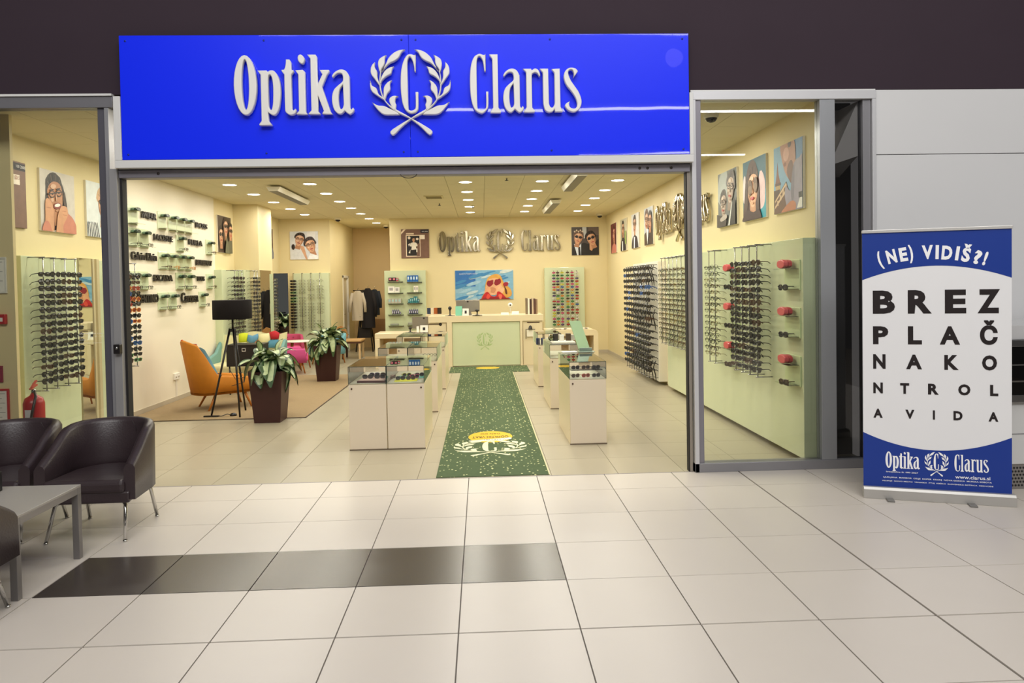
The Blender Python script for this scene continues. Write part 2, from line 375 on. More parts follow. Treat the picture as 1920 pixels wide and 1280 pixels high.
# ------------------------------------------------------------------ STRUCTURE: walls
ZC = 3.32
wl = struct(MB().box(-4.75, -4.6, 3.0, 6.3, 0, ZC, 0).box(-4.75, -4.58, 6.3, 9.66, 0, ZC, 1).box(-4.75, -4.6, 9.66, 14.0, 0, ZC, 0).build('wall_left', [CREAM, WHITEW]))
struct(B(-4.6, -4.13, 10.72, 11.62, 0, ZC).build('wall_left_column', CREAM))
struct(B(-4.75, -3.42, 13.9, 14.05, 0, ZC).build('wall_back_left', CREAM))
struct(MB().box(-3.55, -3.42, 14.05, 15.4, 0, ZC).box(-3.55, -3.42, 15.4, 16.1, 1.97, ZC).box(-3.55, -3.42, 16.1, 17, 0, ZC).build('wall_corridor', CREAM))
d1 = struct(MB().box(-3.5, -3.40, 15.36, 15.42, 0, 2.0).box(-3.5, -3.40, 16.08, 16.14, 0, 2.0).box(-3.5, -3.40, 15.36, 16.14, 1.94, 2.0).build('door_1', mat('F2EEE4', .4), bev=.004))
B(-3.49, -3.45, 15.42, 16.08, 0.01, 1.94).build('door_leaf', mat('D9CDB0', .4), d1)
MB().cyl((-3.45, 15.5, 1.0), (-3.40, 15.5, 1.0), .01).cyl((-3.41, 15.5, 1.0), (-3.41, 15.62, 1.0), .008).build('handle', STEEL, d1)
struct(B(-3.55, -1.8, 17, 17.1, 0, ZC).build('wall_corridor_end', mat('DFC597', .6)))
struct(B(-2.04, 3.35, 14.12, 17, 0, ZC).build('wall_back', CREAM))
struct(B(3.2, 3.29, 2.95, 14.12, 0, ZC).build('wall_right', CREAM))
struct(B(-6.5, -4.11, 3.3, 3.34, 0, ZC).build('wall_front_left', mat('DCCB9C', .6)))
struct(B(-6.6, -6.5, 2.9, 4.0, 0, ZC).build('wall_side_left', CREAM))
# ceiling with lay-in boards
ce = struct(B(-6.5, 3.3, 2.9, 17.05, ZC+.012, ZC+.1).build('ceiling', mat('9A8A5C', .8)))
CM = mat('DDD3B0', .75, noise=.02, nscale=2, vary=.012)
cm_ = MB().add([(.0025, .0025, 0), (.5975, .0025, 0), (.5975, .5975, 0), (.0025, .5975, 0), (.0025, .0025, .012), (.5975, .0025, .012), (.5975, .5975, .012), (.0025, .5975, .012)],
      [(3, 2, 1, 0), (0, 1, 5, 4), (1, 2, 6, 5), (2, 3, 7, 6), (3, 0, 4, 7)]).mesh('ceiling_tile', CM)
n = 0
for i in range(-8, 6):
    for j in range(0, 21):
        x = -.38+i*T+.0; y = 2.9+j*T
        if n < 298: put('ceiling_tile', cm_, ce, (x, y, ZC)); n += 1
q = B(-6.5, 3.25, 2.9+21*T, 17.05, ZC, ZC+.012).box(-6.5, -.38-8*T, 2.9, 15.5, ZC, ZC+.012).build('ceiling_tile_field', CM, ce); q['kind'] = 'stuff'
# baseboards
BBm = mat('BDB3A0', .4)
struct(B(-4.58, -4.565, 6.3, 9.66, 0, .07).build('baseboard_left', BBm))
struct(B(3.185, 3.2, 10.3, 14.12, 0, .07).build('baseboard_right', BBm))
struct(MB().box(-2.04, 3.185, 14.105, 14.12, 0, .07).build('baseboard_back', BBm))
struct(B(-4.6, -3.42, 13.885, 13.9, 0, .07).build('baseboard_back_left', mat('6E6450', .5)))

# ------------------------------------------------------------------ FACADE
DARKW = mat('372D35', .8, spec=.15, noise=.02, nscale=3)
struct(B(-12, 12, 2.86, 3.1, 3.375, 8).build('wall_front_upper', DARKW))
wp = struct(B(3.67, 9, 2.90, 3.1, 0, 3.375).build('wall_front_right', mat('77777A', .6)))
PM = mat('CFCFD0', .35, spec=.4, noise=.01, nscale=1)
for x0 in (3.674, 6.68):
    for z0, z1 in ((0.0, 2.795), (2.801, 3.372)):
        B(x0, x0+3.0, 2.86, 2.90, z0, z1).build('panel', PM, wp, bev=.003)
struct(B(3.29, 3.70, 3.35, 3.5, 0, 3.375).build('wall_gap_dark', BLACKM))  # black sheet, its colour stands in for the dark space behind the pane
struct(B(2.01, 3.67, 2.85, 3.0, 3.36, 3.378).build('trim_2', WHITET))
# right shop window
w1 = bpy.data.objects.new('window_1', None); col.objects.link(w1); struct(w1)
MB().box(2.012, 3.67, 2.835, 2.95, 3.29, 3.365).build('frame_head', ALU, w1, bev=.003)
B(2.012, 2.05, 2.835, 2.95, 0, 3.29).build('frame_post', ALU, w1, bev=.003)
B(2.05, 2.098, 2.85, 2.95, .08, 3.29).build('frame_post', GREYD, w1, bev=.002)
B(3.163, 3.30, 2.845, 2.95, .08, 3.29).build('frame_post', mat('A2A4A8', .35, .5), w1, bev=.003)
B(3.635, 3.668, 2.835, 2.95, 0, 3.29).build('frame_post', ALU, w1, bev=.003)
B(3.56, 3.63, 2.86, 2.95, .08, 3.29).build('frame_post', GREY, w1, bev=.002)
B(2.012, 3.668, 2.835, 2.95, 0, .08).build('bottom_rail', GREY, w1, bev=.003)
B(2.098, 3.163, 2.895, 2.905, .08, 3.29).build('pane', glass_mat('FCFDFA'), w1)
B(3.30, 3.56, 2.895, 2.905, .08, 3.29).build('pane', glass_mat('E8E8E8'), w1)
# sloped metal bulkhead behind the narrow pane
bh = MB().add([(3.30, 2.93, 2.72), (3.55, 2.93, 2.80), (3.55, 3.28, 2.66), (3.30, 3.28, 2.66), (3.30, 2.93, 2.74), (3.55, 2.93, 3.29), (3.55, 3.28, 3.29), (3.30, 3.28, 3.29)],
     [(0, 1, 2, 3), (0, 4, 5, 1), (4, 7, 6, 5), (1, 5, 6, 2), (0, 3, 7, 4), (3, 2, 6, 7)]).build('trim_3', mat('C9C6C4', .5)); struct(bh)
# left shop window
w2 = bpy.data.objects.new('window_2', None); col.objects.link(w2); struct(w2)
B(-7, -2.96, 2.835, 2.95, 3.262, 3.358).build('frame_head', mat('7C7B80', .4, .4), w2, bev=.003)
B(-3.10, -3.035, 2.86, 2.95, 0, 3.262).build('frame_post', mat('5E5D66', .4, .4), w2, bev=.002)
B(-3.035, -3.0, 2.84, 2.95, 0, 3.262).build('frame_post', mat('98989C', .4, .4), w2, bev=.002)
B(-7, -3.1, 2.84, 2.95, 0, .08).build('bottom_rail', GREY, w2, bev=.003)
gp = B(-7, -3.1, 2.895, 2.905, .08, 3.262).build('pane', glass_mat('FCFDFA'), w2)
for k, (s_, wd) in enumerate([('ODPIRALNI CAS', .2), ('pon - sob  9 - 21', .2), ('nedelja  9 - 15', .12), ('prazniki  zaprto', .19)]):
    put('lettering', text_mesh('lettering', s_, mat('E8E6DC', .5), w=wd, h=.011, depth=.0006), w2, (-3.33, 2.895, 1.335-.027*k))
struct(B(-7, -2.96, 2.82, 2.95, 3.358, 3.376).build('trim_4', WHITET))
# opening: posts and shutter head
dr = bpy.data.objects.new('door_2', None); col.objects.link(dr); struct(dr)
B(-3.0, -2.935, 2.82, 2.95, 0, 2.74).build('door_post', mat('9A999A', .4, .3), dr, bev=.002)
B(-2.935, -2.915, 2.87, 2.95, 0, 2.74).build('seal', BLACKM, dr)
B(1.975, 2.0, 2.87, 2.95, 0, 2.74).build('door_post', mat('8E867C', .4, .3), dr, bev=.002)
B(1.968, 1.975, 2.88, 2.95, 0, 2.74).build('seal', BLACKM, dr)
B(-2.935, 2.0, 2.85, 2.97, 2.665, 2.735).build('shutter_rail', GREYD, dr, bev=.006)
B(-2.935, 2.0, 2.84, 2.97, 2.735, 2.75).build('shutter_lip', BLACK, dr)
for x in (-2.60, 1.55, 1.62, 1.83): MB().cyl((x, 2.85, 2.70), (x, 2.845, 2.70), .012, n=10).build('bolt', mat('3A3430', .5), dr)
MB().tube([(-.47+.07*math.cos(a), 2.845, 2.672+.035*math.sin(a)) for a in [PI+PI*k/10 for k in range(11)]], .004, 6).build('pull_ring', mat('4B463C', .4, .6), dr)
lk = MB().box(-2.985, -2.93, 2.77, 2.82, 1.17, 1.25).build('lock_box', BLACK, dr, bev=.005)
MB().cyl((-2.955, 2.77, 1.22), (-2.955, 2.76, 1.22), .012, n=10).build('lock_knob', STEEL, dr)

# ------------------------------------------------------------------ shop sign
sg = thing('shop_sign', 'blue acrylic shop sign with raised white lettering and laurel wreath above the entrance', 'sign', (0, 2.86, 0))
SB = bpy.data.materials.new('sign_blue'); SB.use_nodes = True
_b = SB.node_tree.nodes['Principled BSDF']; _b.inputs['Base Color'].default_value = lin('0028FF'); _b.inputs['Roughness'].default_value = .35
_b.inputs['Coat Weight'].default_value = 1; _b.inputs['Coat Roughness'].default_value = .02; _b.inputs['Specular IOR Level'].default_value = .2
_tc = SB.node_tree.nodes.new('ShaderNodeTexCoord'); _mp = SB.node_tree.nodes.new('ShaderNodeMapping'); _mp.inputs['Scale'].default_value = (1.6, .5, .5)
_n = SB.node_tree.nodes.new('ShaderNodeTexNoise'); _n.inputs['Scale'].default_value = 1.0; _n.inputs['Detail'].default_value = 1
_bp = SB.node_tree.nodes.new('ShaderNodeBump'); _bp.inputs['Strength'].default_value = .12; _bp.inputs['Distance'].default_value = .03
L_ = SB.node_tree.links.new; L_(_tc.outputs['Object'], _mp.inputs[0]); L_(_mp.outputs[0], _n.inputs['Vector']); L_(_n.outputs[0], _bp.inputs['Height']); L_(_bp.outputs[0], _b.inputs['Coat Normal'])
for x0, x1 in ((-2.862, -.442), (-.440, 1.975)):
    B(x0, x1, -.085, -.07, 2.806, 3.846).build('panel', SB, sg, bev=.002)
MB().box(-2.85, 1.965, -.07, -.005, 2.81, 3.838).build('backing_box', mat('2A2A38', .6), sg)
SW = mat('D4D4D2', .4)
MB().box(-2.925, 2.012, -.09, -.002, 2.738, 2.803).box(-2.925, -2.866, -.09, -.002, 2.803, 3.34).box(1.978, 2.012, -.09, -.002, 2.803, 3.34).build('frame', SW, sg, bev=.004)
for x in (-2.81, -1.66, -.50, -.38, .77, 1.92):
    for z in (2.85, 3.80): MB().cyl((x, -.085, z), (x, -.089, z), .008, n=8).build('screw', mat('3A4A9A', .3, .6), sg)
logo_objects(sg, mat('E2E0DC', .35), .05, .006, (-1.905, -.095, 3.163))

# ------------------------------------------------------------------ mall lamps (behind and above the viewpoint; they mirror in sign and glass)
LE = emis('FFFFFF', 14)
def line_lamp(x0, x1, y, z, label):
    t = thing('line_lamp', label, 'lamp', ((x0+x1)/2, y, z))
    h = (x1-x0)/2
    B(-h, h, -.04, .04, .03, .10).build('housing', ALU, t); B(-h, h, -.03, .03, -.01, .03).build('diffuser', LE, t)
    for s_ in (-.8, .8): MB().cyl((h*s_, 0, .1), (h*s_, 0, 2), .004, n=6).build('cable', STEEL, t)
line_lamp(-.56, 7.75, -6.6, 5.4, 'long linear mall lamp hanging furthest to the right behind the viewer')
line_lamp(-2.3, 1.8, -1.77, 5.4, 'shorter linear mall lamp hanging nearest to the shop sign')
line_lamp(3, 8.0, -12.1, 5.4, 'linear mall lamp hanging furthest away from the shop')
gb = thing('globe_lamp', 'round frosted globe lamp hanging in the mall hall', 'lamp', (3.53, -3.55, 5.58))
MB().ball((0, 0, 0), .16, 20).build('globe', emis('D8C8FF', 1.4), gb); MB().cyl((0, 0, .15), (0, 0, 2), .006, n=6).build('cable', STEEL, gb)

# ------------------------------------------------------------------ ceiling fittings
disc = MB().lathe([(.0, 0), (.098, 0)], 24).mesh('diffuser', emis('FFF3DC', 22)); ring = MB().lathe([(.098, -.002), (.098, -.008), (.118, -.006), (.12, 0)], 24).mesh('ring', mat('F4F0E4', .4))
colN = ['left column', 'second column from the left', 'middle column', 'fourth column', 'right column']
def downlight(x, y, lab):
    t = thing('ceiling_light', lab, 'ceiling light', (x, y, ZC), 0, 'round ceiling lights')
    put('diffuser', disc, t, (0, 0, -.004)); put('ring', ring, t)
    l = area('lamp_glow', (x, y, ZC-.02), (0, 0, 0), .2, .2, SHOPW, (1, .965, .86), 'DISK'); l.parent = None
for ci, x in enumerate(LX):
    ys = LY+([14.0, 15.2] if ci == 1 else [])
    for k, y in enumerate(ys):
        if y < 4 and ci in (0, 4): continue  # nearest row is added behind the sign to brighten the window zone
        downlight(x, y, 'round recessed ceiling light, %s from the front in the %s' % (NTH[k], colN[ci]))
def ceil_unit(x, y, ln, lab):
    t = thing('ceiling_lamp', lab, 'ceiling lamp', (x, y, ZC), 0, 'box ceiling lamps')
    MB().prism([(-.11, -.03), (-.07, -.10), (.07, -.10), (.11, -.03)], -ln/2, ln/2).build('housing', mat('EFEBDD', .4), t, bev=.004)
    B(-.06, .06, -ln/2+.04, ln/2-.04, -.104, -.100).build('louvre', mat('77736A', .4, .5), t)
    B(-.068, .068, -ln/2+.02, ln/2-.02, -.102, -.099).build('edge', BLACK, t)
    for s_ in (-1, 1): B(-.03, .03, s_*ln*.35-.03, s_*ln*.35+.03, -.03, 0).build('bracket', BLACK, t)
ceil_unit(-3.08, 9.05, 2.0, 'white box lamp on the ceiling between the two left light columns')
ceil_unit(1.60, 7.7, 1.75, 'white box lamp on the ceiling cut off by the shutter rail')
ceil_unit(1.59, 11.35, 2.0, 'white box lamp on the ceiling further back above the right cases')
def dome(x, y, z, r, lab):
    t = thing('dome_camera', lab, 'camera', (x, y, z), 0, 'dome cameras')
    MB().lathe([(r*1.15, 0), (r*1.1, -r*.55), (r*.9, -r*.7)], 20).build('base', mat('E6E0CC', .4), t)
    MB().ball((0, 0, -r*.65), r*.88, 16, sc=(1, 1, .8)).build('dome', mat('1A1618', .1), t)
dome(2.40, 3.5, 3.32, .065, 'dark dome security camera on the ceiling behind the right window')
dome(2.95, 13.6, 3.32, .07, 'small dome camera near the back right ceiling corner')
dome(-3.18, 13.7, 3.32, .07, 'small dome camera on the ceiling above the left back wall')
dome(-2.35, 15.9, 3.32, .07, 'tiny dome camera on the ceiling of the back corridor')
t = thing('air_vent', 'flat square air vent in the middle of the ceiling', 'vent', (-.70, 9.9, ZC))
B(-.17, .17, -.2, .2, -.012, 0).build('frame', mat('D6C99C', .6), t)
for k in range(5): B(-.14, .14, -.15+k*.07, -.12+k*.07, -.018, -.012).build('slat', mat('8E8258', .6), t)
for x, y, lab in ((.555, 7.63, 'small dark sprinkler on the ceiling right of the middle light column'), (-.01, 11.5, 'tiny dark detector on the ceiling near the middle column'), (-.66, 11.0, 'tiny dark detector on the ceiling behind the air vent')):
    t = thing('sprinkler', lab, 'sprinkler', (x, y, ZC))
    MB().cyl((0, 0, 0), (0, 0, -.035), .012, n=10).build('stem', STEEL, t); MB().cyl((0, 0, -.035), (0, 0, -.042), .028, n=12).build('plate', BLACK, t)

# ------------------------------------------------------------------ spectacles
def gl_shape(sh):
    if sh == 'round': a, b, e = .027, .027, 2.0
    elif sh == 'aviator': a, b, e = .031, .029, 2.3
    elif sh == 'rect': a, b, e = .030, .020, 3.2
    else: a, b, e = .031, .026, 2.8
    pts = []
    for k in range(12):
        t = 2*PI*k/12; c, s = math.cos(t), math.sin(t)
        x = a*abs(c)**(2/e)*(1 if c > 0 else -1); z = b*abs(s)**(2/e)*(1 if s > 0 else -1)
        if sh == 'aviator' and z < 0: x *= .88
        pts.append((x, z))
    return pts
def gl_front(mb, sh, th, mi=0):
    P = gl_shape(sh)
    for s in (-1, 1): mb.tube([(s*.035+x, .002-abs(s*.035+x)**2*-1.2, z) for x, z in P], th, 4, mi, close=True, smooth=False)
    mb.tube([(-.009, 0, .006), (0, -.003, .009), (.009, 0, .006)], th, 4, mi, smooth=False)
    for s in (-1, 1): mb.box(min(s*.062, s*.071), max(s*.062, s*.071), .0, .012, .004, .013, mi)
def gl_lens(mb, sh, s, mi=0):
    P = gl_shape(sh); n = len(mb.v)
    vs = [(s*.035, .001, 0)]+[(s*.035+x*.97, .003+abs(s*.035+x)**2*1.2, z*.97) for x, z in P]
    mb.add(vs, [(0, 1+k, 1+(k+1) % 12) for k in range(12)], mi, True)
def gl_temple(mb, s, th, mi=0):
    mb.tube([(s*.068, .01, .009), (s*.067, .06, .008), (s*.063, .105, .004), (s*.060, .135, -.014)], [th*1.2, th, th, th*1.1], 4, mi, smooth=False)
FR = {'black': mat('15110F', .3), 'brown': mat('4A2A16', .3), 'gold': mat('7A6438', .4, .7), 'steel': mat('55534F', .4, .7), 'red': mat('A8231E', .3),
      'white': mat('E8E4DA', .3), 'blue': mat('1F4F9A', .3), 'orange': mat('D98A1E', .3), 'green': mat('3B8A45', .3), 'yellow': mat('D8D23A', .3), 'pink': mat('D0407A', .3), 'purple': mat('5A3A78', .3)}
LD = mat('1B1B1F', .08, spec=.8); LB = mat('3A2A20', .08, spec=.8); LC = glass_mat('F2F4EE', refl=.9)
LC2 = mat('7A3A2A', .08); LCB = mat('2A4A6A', .08)
gcache = {}
def gmesh(kind, *a):
    k = (kind,)+a
    if k in gcache: return gcache[k]
    mb = MB()
    if kind == 'front': gl_front(mb, a[0], a[2]); me = mb.mesh('frame', FR[a[1]])
    elif kind == 'lens': gl_lens(mb, a[0], a[1]); me = mb.mesh('lens', a[2])
    elif kind == 'temple': gl_temple(mb, a[0], a[2]); me = mb.mesh('temple', FR[a[1]])
    elif kind == 'full':
        gl_front(mb, a[0], a[3]); gl_temple(mb, -1, a[3]); gl_temple(mb, 1, a[3]); gl_lens(mb, a[0], -1, 1); gl_lens(mb, a[0], 1, 1)
        me = mb.mesh('spectacles', [FR[a[1]], a[2]])
    gcache[k] = me; return me
SHN = {'round': 'round', 'aviator': 'drop-shaped', 'rect': 'narrow', 'way': 'square'}
def spectacles(loc, rz, sun, shape, colr, label, group=None, parts=True, rx=0, sc=1.0, thick=0, nm=None):
    nm = nm or ('sunglasses' if sun else 'eyeglasses')
    th = thick or (.0038 if sun else (.0022 if colr in ('gold', 'steel') else .0030))
    lm = (LB if colr in ('brown', 'gold') else (LC2 if colr in ('red', 'orange') else (LCB if colr == 'blue' else LD))) if sun else LC
    if parts:
        r = put(nm, gmesh('front', shape, colr, th), None, loc, (rx, 0, rz))
        for s in (-1, 1):
            put('lens', gmesh('lens', shape, s, lm), r); put('temple', gmesh('temple', s, colr, th), r)
    else: r = put(nm, gmesh('full', shape, colr, lm, th), None, loc, (rx, 0, rz))
    if sc != 1: r.scale = (sc, sc, sc)
    return tag(r, label, nm, group)
def rod_stand(x, y, z0, z1, dx, dy, zs, label, group, holders=True):
    """vertical rod with two arms to the wall; (dx,dy) points to the wall"""
    t = thing('display_rod', label, 'display rod', (x, y, z0), 0, group)
    MB().cyl((0, 0, -.0), (0, 0, z1-z0), .006, n=8).build('rod', STEEL, t)
    for z in (.0, z1-z0): MB().cyl((-dx*.02/(abs(dx)+abs(dy)+1e-6), 0, z), (dx, dy, z), .006, n=8).build('arm', STEEL, t)
    if holders:
        mb = MB(); ux, uy = (1 if dx > 0 else -1 if dx < 0 else 0), (1 if dy > 0 else -1 if dy < 0 else 0)
        for z in zs:
            zz = z-z0
            mb.box(-.012-abs(uy)*.004, .012+abs(uy)*.004, -.012-abs(ux)*.004, .012+abs(ux)*.004, zz-.026, zz-.004)
        o = mb.build('nose_rest', mat('DDE2D2', .2), t); o['kind'] = 'stuff'
    return t
def rack(where, xs_ys, z0, z1, zt, zb, n, rz, dx, dy, sun, pal, parts, gname, shapes=('way', 'aviator', 'round', 'rect'), skip=0, holders=True, sc=1.0, thick=0, nm=None, short=None):
    rodlab = 'from left'; nn = nm.replace('_', ' ') if nm else ('sunglasses' if sun else 'eyeglasses')
    for ri, (x, y) in enumerate(xs_ys):
        zs = [zt-(zt-zb)*k/(n-1) for k in range(n)]
        rod_stand(x, y, z0, z1, dx, dy, zs, 'steel display rod, %s from the left, of the %s' % (NTH[ri], where), 'rods of the '+where, holders)
        for k, z in enumerate(zs):
            if random.random() < skip: continue
            c = random.choice(pal); sh = random.choice(shapes)
            ux, uy = (1 if dx > 0 else -1 if dx < 0 else 0), (1 if dy > 0 else -1 if dy < 0 else 0)
            lab = '%s %s, %s down on %s rod %s, %s' % (c, nn, NTH[k], NTH[ri], rodlab, where)
            spectacles((x-ux*.016, y-uy*.016, z+random.uniform(-.004, .004)), rz+random.uniform(-.07, .07), sun, sh, c, lab, gname, parts, random.uniform(-.12, .02), sc, thick, nm)
DK = ['black']*9+['brown']*2+['steel']
# green wall panels
def gpanel(x0, x1, y0, y1, z0, z1, label, wallgap=True):
    o = B(x0, x1, y0, y1, z0, z1).build('display_backboard', GREEN, None, bev=.004)
    return tag(o, label, 'panel')
gpanel(-4.6, -4.45, 3.96, 4.98, .10, 2.075, 'pale green display panel behind the left window rack')
gpanel(-4.6, -4.45, 5.46, 6.2, .10, 2.075, 'pale green display panel between the mirror and the left window post')
o = gpanel(3.05, 3.2, 2.955, 7.83, .06, 2.075, 'long pale green display panel along the right wall behind the window')
gpanel(-4.6, -4.45, 9.6, 10.35, .10, 2.05, 'pale green display panel behind the black lampshade')
gpanel(-4.45, -4.30, 10.35, 10.71, .10, 2.06, 'narrow pale green panel on the column behind the floor lamp')
gpanel(-4.25, -3.43, 13.75, 13.9, .12, 2.04, 'pale green display panel on the left back wall below the couple poster')
gpanel(-2.17, -1.19, 13.99, 14.12, .0, 2.07, 'pale green panel with product shelves left of reception')
gpanel(1.66, 2.62, 13.99, 14.12, .0, 2.08, 'pale green panel behind the colourful sunglasses right of reception')
tag(B(3.02, 3.2, 8.28, 10.22, .06, 2.035).build('display_backboard', mat('EDEBDD', .35), None, bev=.004), 'off-white display board crowded with spectacles on the right wall', 'panel')
tag(MB().box(3.10, 3.2, 7.86, 8.05, .05, 2.04).box(3.08, 3.10, 7.93, 7.95, .05, .9).build('wall_pillar_strip', CREAMF, None, bev=.003), 'cream strip between green panel and white display board', 'panel')
for x0, x1, y0, y1 in ((3.10, 3.2, 2.99, 7.8), (3.10, 3.2, 8.3, 10.2), (-4.6, -4.5, 4, 6.2)):
    pass
rack('left window rack', [(-4.30, y) for y in (4.07, 4.26, 4.46, 4.66)], .70, 2.06, 1.885, .80, 16, PI/2-.32, -.15, 0, True, DK, True, 'sunglasses of the left window rack')
rack('rack beside the entrance post', [(-4.30, 5.80), (-4.30, 6.03)], .735, 2.05, 1.88, .82, 16, PI/2-.32, -.15, 0, True, ['black', 'black', 'black', 'orange', 'blue', 'green', 'brown', 'red'], True, 'sunglasses of the rack beside the entrance post')
rack('right window rack', [(2.90, y) for y in (4.30, 4.09, 3.88, 3.67)], .725, 2.055, 1.875, .80, 17, -PI/2+.32, .15, 0, True, DK, True, 'sunglasses of the right window rack')
rack('two-rod rack behind right window', [(2.90, y) for y in (5.21, 4.99)], .725, 2.06, 1.86, .83, 15, -PI/2+.32, .15, 0, False, ['black', 'black', 'brown', 'steel', 'gold', 'steel'], True, 'eyeglasses of the two-rod rack')
rack('long rack on the right wall', [(2.90, y) for y in (7.55, 7.33, 7.11, 6.89, 6.67, 6.45, 6.23)], .76, 2.055, 1.87, .84, 15, -PI/2+.32, .15, 0, False, ['black', 'brown', 'black', 'gold', 'steel', 'brown'], False, 'eyeglasses of the long rack')
rack('white display board', [(2.87, y) for y in (10.12, 9.92, 9.72, 9.52, 9.32, 9.12, 8.92, 8.72, 8.52, 8.34)], .12, 1.98, 1.93, .25, 17, -PI/2+.35, .15, 0, True, ['black']*14+['blue', 'brown'], False, 'spectacles on the white display board', holders=False, sc=1.12, thick=.0055, nm='sports_glasses')
rack('back wall rack', [(x, 13.86) for x in (1.868, 1.962, 2.066, 2.199, 2.308, 2.42)], .68, 2.0, 1.955, .715, 19, 0, 0, .14, True,
     ['black', 'black', 'red', 'red', 'orange', 'green', 'yellow', 'white', 'blue', 'brown', 'pink', 'white', 'purple'], False, 'colourful sunglasses of the back wall rack', ('way', 'round'), holders=False, sc=.50, thick=.013)
for i in range(26):
    y_, z_ = 8.36+(i % 9)*.21+random.uniform(-.04, .04), (.34, 1.15, 1.75)[i // 9]+random.uniform(-.12, .12)
    o = MB().tube([(0, 0, .16), (-.03, .03, .05), (-.01, -.02, -.08), (.01, .02, -.18)], [.006, .009, .009, .005], 6).build('lanyard', FR['black'], None, (2.98, y_, z_))
    tag(o, 'black glasses cord, %s from the left in the %s zone of the white display board' % (NTH[8-i % 9], ('lowest', 'middle', 'highest')[i // 9]), 'cord', 'cords on the white display board')
# far racks, too many to pick apart
def far_stuff():
    mats = [FR['black'], LD, FR['steel'], LC, FR['green'], FR['brown'], mat('DDE2D2', .2), STEEL]
    mb = MB()
    def addg(x, y, z, rz, sh, fm, lm, th):
        g = MB(); gl_front(g, sh, th, fm); gl_temple(g, -1, th, fm); gl_temple(g, 1, th, fm); gl_lens(g, sh, -1, lm); gl_lens(g, sh, 1, lm)
        c, s = math.cos(rz), math.sin(rz); n = len(mb.v)
        mb.v += [(x+c*a-s*b, y+s*a+c*b, z+q) for a, b, q in g.v]; mb.f += [[i+n for i in f] for f in g.f]; mb.m += g.m; mb.sm += g.sm
    for x, ys, n in ((-4.30, (9.84, 10.03, 10.23), 19), (-4.15, (10.48, 10.66), 20)):
        for y in ys:
            for k in range(n): addg(x+.016, y, 1.90-k*1.35/(n-1), PI/2-.3, random.choice(['way', 'rect', 'round']), random.choice([0, 0, 5, 2]), random.choice([3, 1]), .0032)
    for ci, x in enumerate((-4.232, -4.03, -3.83, -3.62)):
        for k in range(17):
            if ci and random.random() < .2: continue
            fm = 4 if (ci == 0 and k in (4, 6, 7)) else (0 if ci == 0 else random.choice([2, 5]))
            addg(x, 13.62, 1.86-k*.0672, 0, 'rect' if ci == 0 else 'way', fm, 1 if ci == 0 else 3, .004 if ci == 0 else .0018)
    for y in (12.8, 13.0):
        for k in range(18): addg(-4.42, y, 1.9-k*.075, PI/2, 'way', random.choice([0, 5, 2]), 3, .002)
    o = mb.build('spectacles_mass', mats, None, fix=False); tag(o, 'many small eyeglasses on the far left and back wall racks', 'eyeglasses', None, 'stuff')
far_stuff()
for i, (x, y, dx, dy, zb) in enumerate([(-4.30, 9.84, -.15, 0, .45), (-4.30, 10.03, -.15, 0, .45), (-4.30, 10.23, -.15, 0, .45), (-4.15, 10.48, -.15, 0, .45), (-4.15, 10.66, -.15, 0, .45),
                                    (-4.232, 13.64, 0, .11, .72), (-4.03, 13.64, 0, .11, .72), (-3.83, 13.64, 0, .11, .72), (-3.62, 13.64, 0, .11, .72)]):
    w_ = 'green panel behind the lampshade' if i < 3 else 'narrow panel on the column' if i < 5 else 'green panel on the left back wall'
    j = i if i < 3 else i-3 if i < 5 else i-5
    rod_stand(x, y, zb, 2.04, dx, dy, [], 'thin steel rod, %s from the left, on the %s' % (NTH[j], w_), 'rods of the far left racks', False)
tag(B(-4.6, -4.56, 12.7, 13.15, .1, 2.04).build('display_backboard', mat('E6E4DC', .2), None, bev=.003), 'narrow white display strip beside the dark far mirror', 'panel')

# mirrors
MIR = mat('E4EAE4', .0, 1)
def mirror(a, b, z0, z1, lab, th=.02, side=1):
    a, b = Vector((a[0], a[1], 0)), Vector((b[0], b[1], 0)); L = (b-a).length; ang = math.atan2(b.y-a.y, b.x-a.x)
    t = thing('wall_mirror', lab, 'mirror', (a.x, a.y, z0), ang)
    B(0, L, 0, th*side, 0, z1-z0).build('backing', mat('BBAA80', .5), t)
    B(.003, L-.003, -.004*side, -.0005*side, .003, z1-z0-.003).build('glass', MIR, t)
mirror((-4.45, 5.0), (-4.45, 5.27), .08, 2.09, 'tall narrow mirror right of the left window rack', side=1)
MB().box(-4.6, -4.47, 4.985, 5.44, .05, 2.09).build('mirror_wall', CREAMF, None, bev=.002)
tag(bpy.data.objects['mirror_wall'], 'cream wall strip framing the tall mirror in the left window', 'panel'); bpy.data.objects['mirror_wall'].name = 'wall_strip'
tag(MB().box(-4.47, -4.44, 5.29, 5.33, .05, 2.09).box(-4.47, -4.44, 5.38, 5.44, .05, 2.09).build('wall_molding', mat('C9BC96', .4), None, bev=.003), 'two vertical cream mouldings right of the tall mirror', 'moulding')
mirror((-4.56, 13.2), (-4.26, 13.31), .15, 2.04, 'tall dark mirror beside the green panel on the left back wall', side=1)
mirror((-4.12, 10.74), (-4.12, 11.6), .15, 2.06, 'mirror on the side of the cream column', side=1)

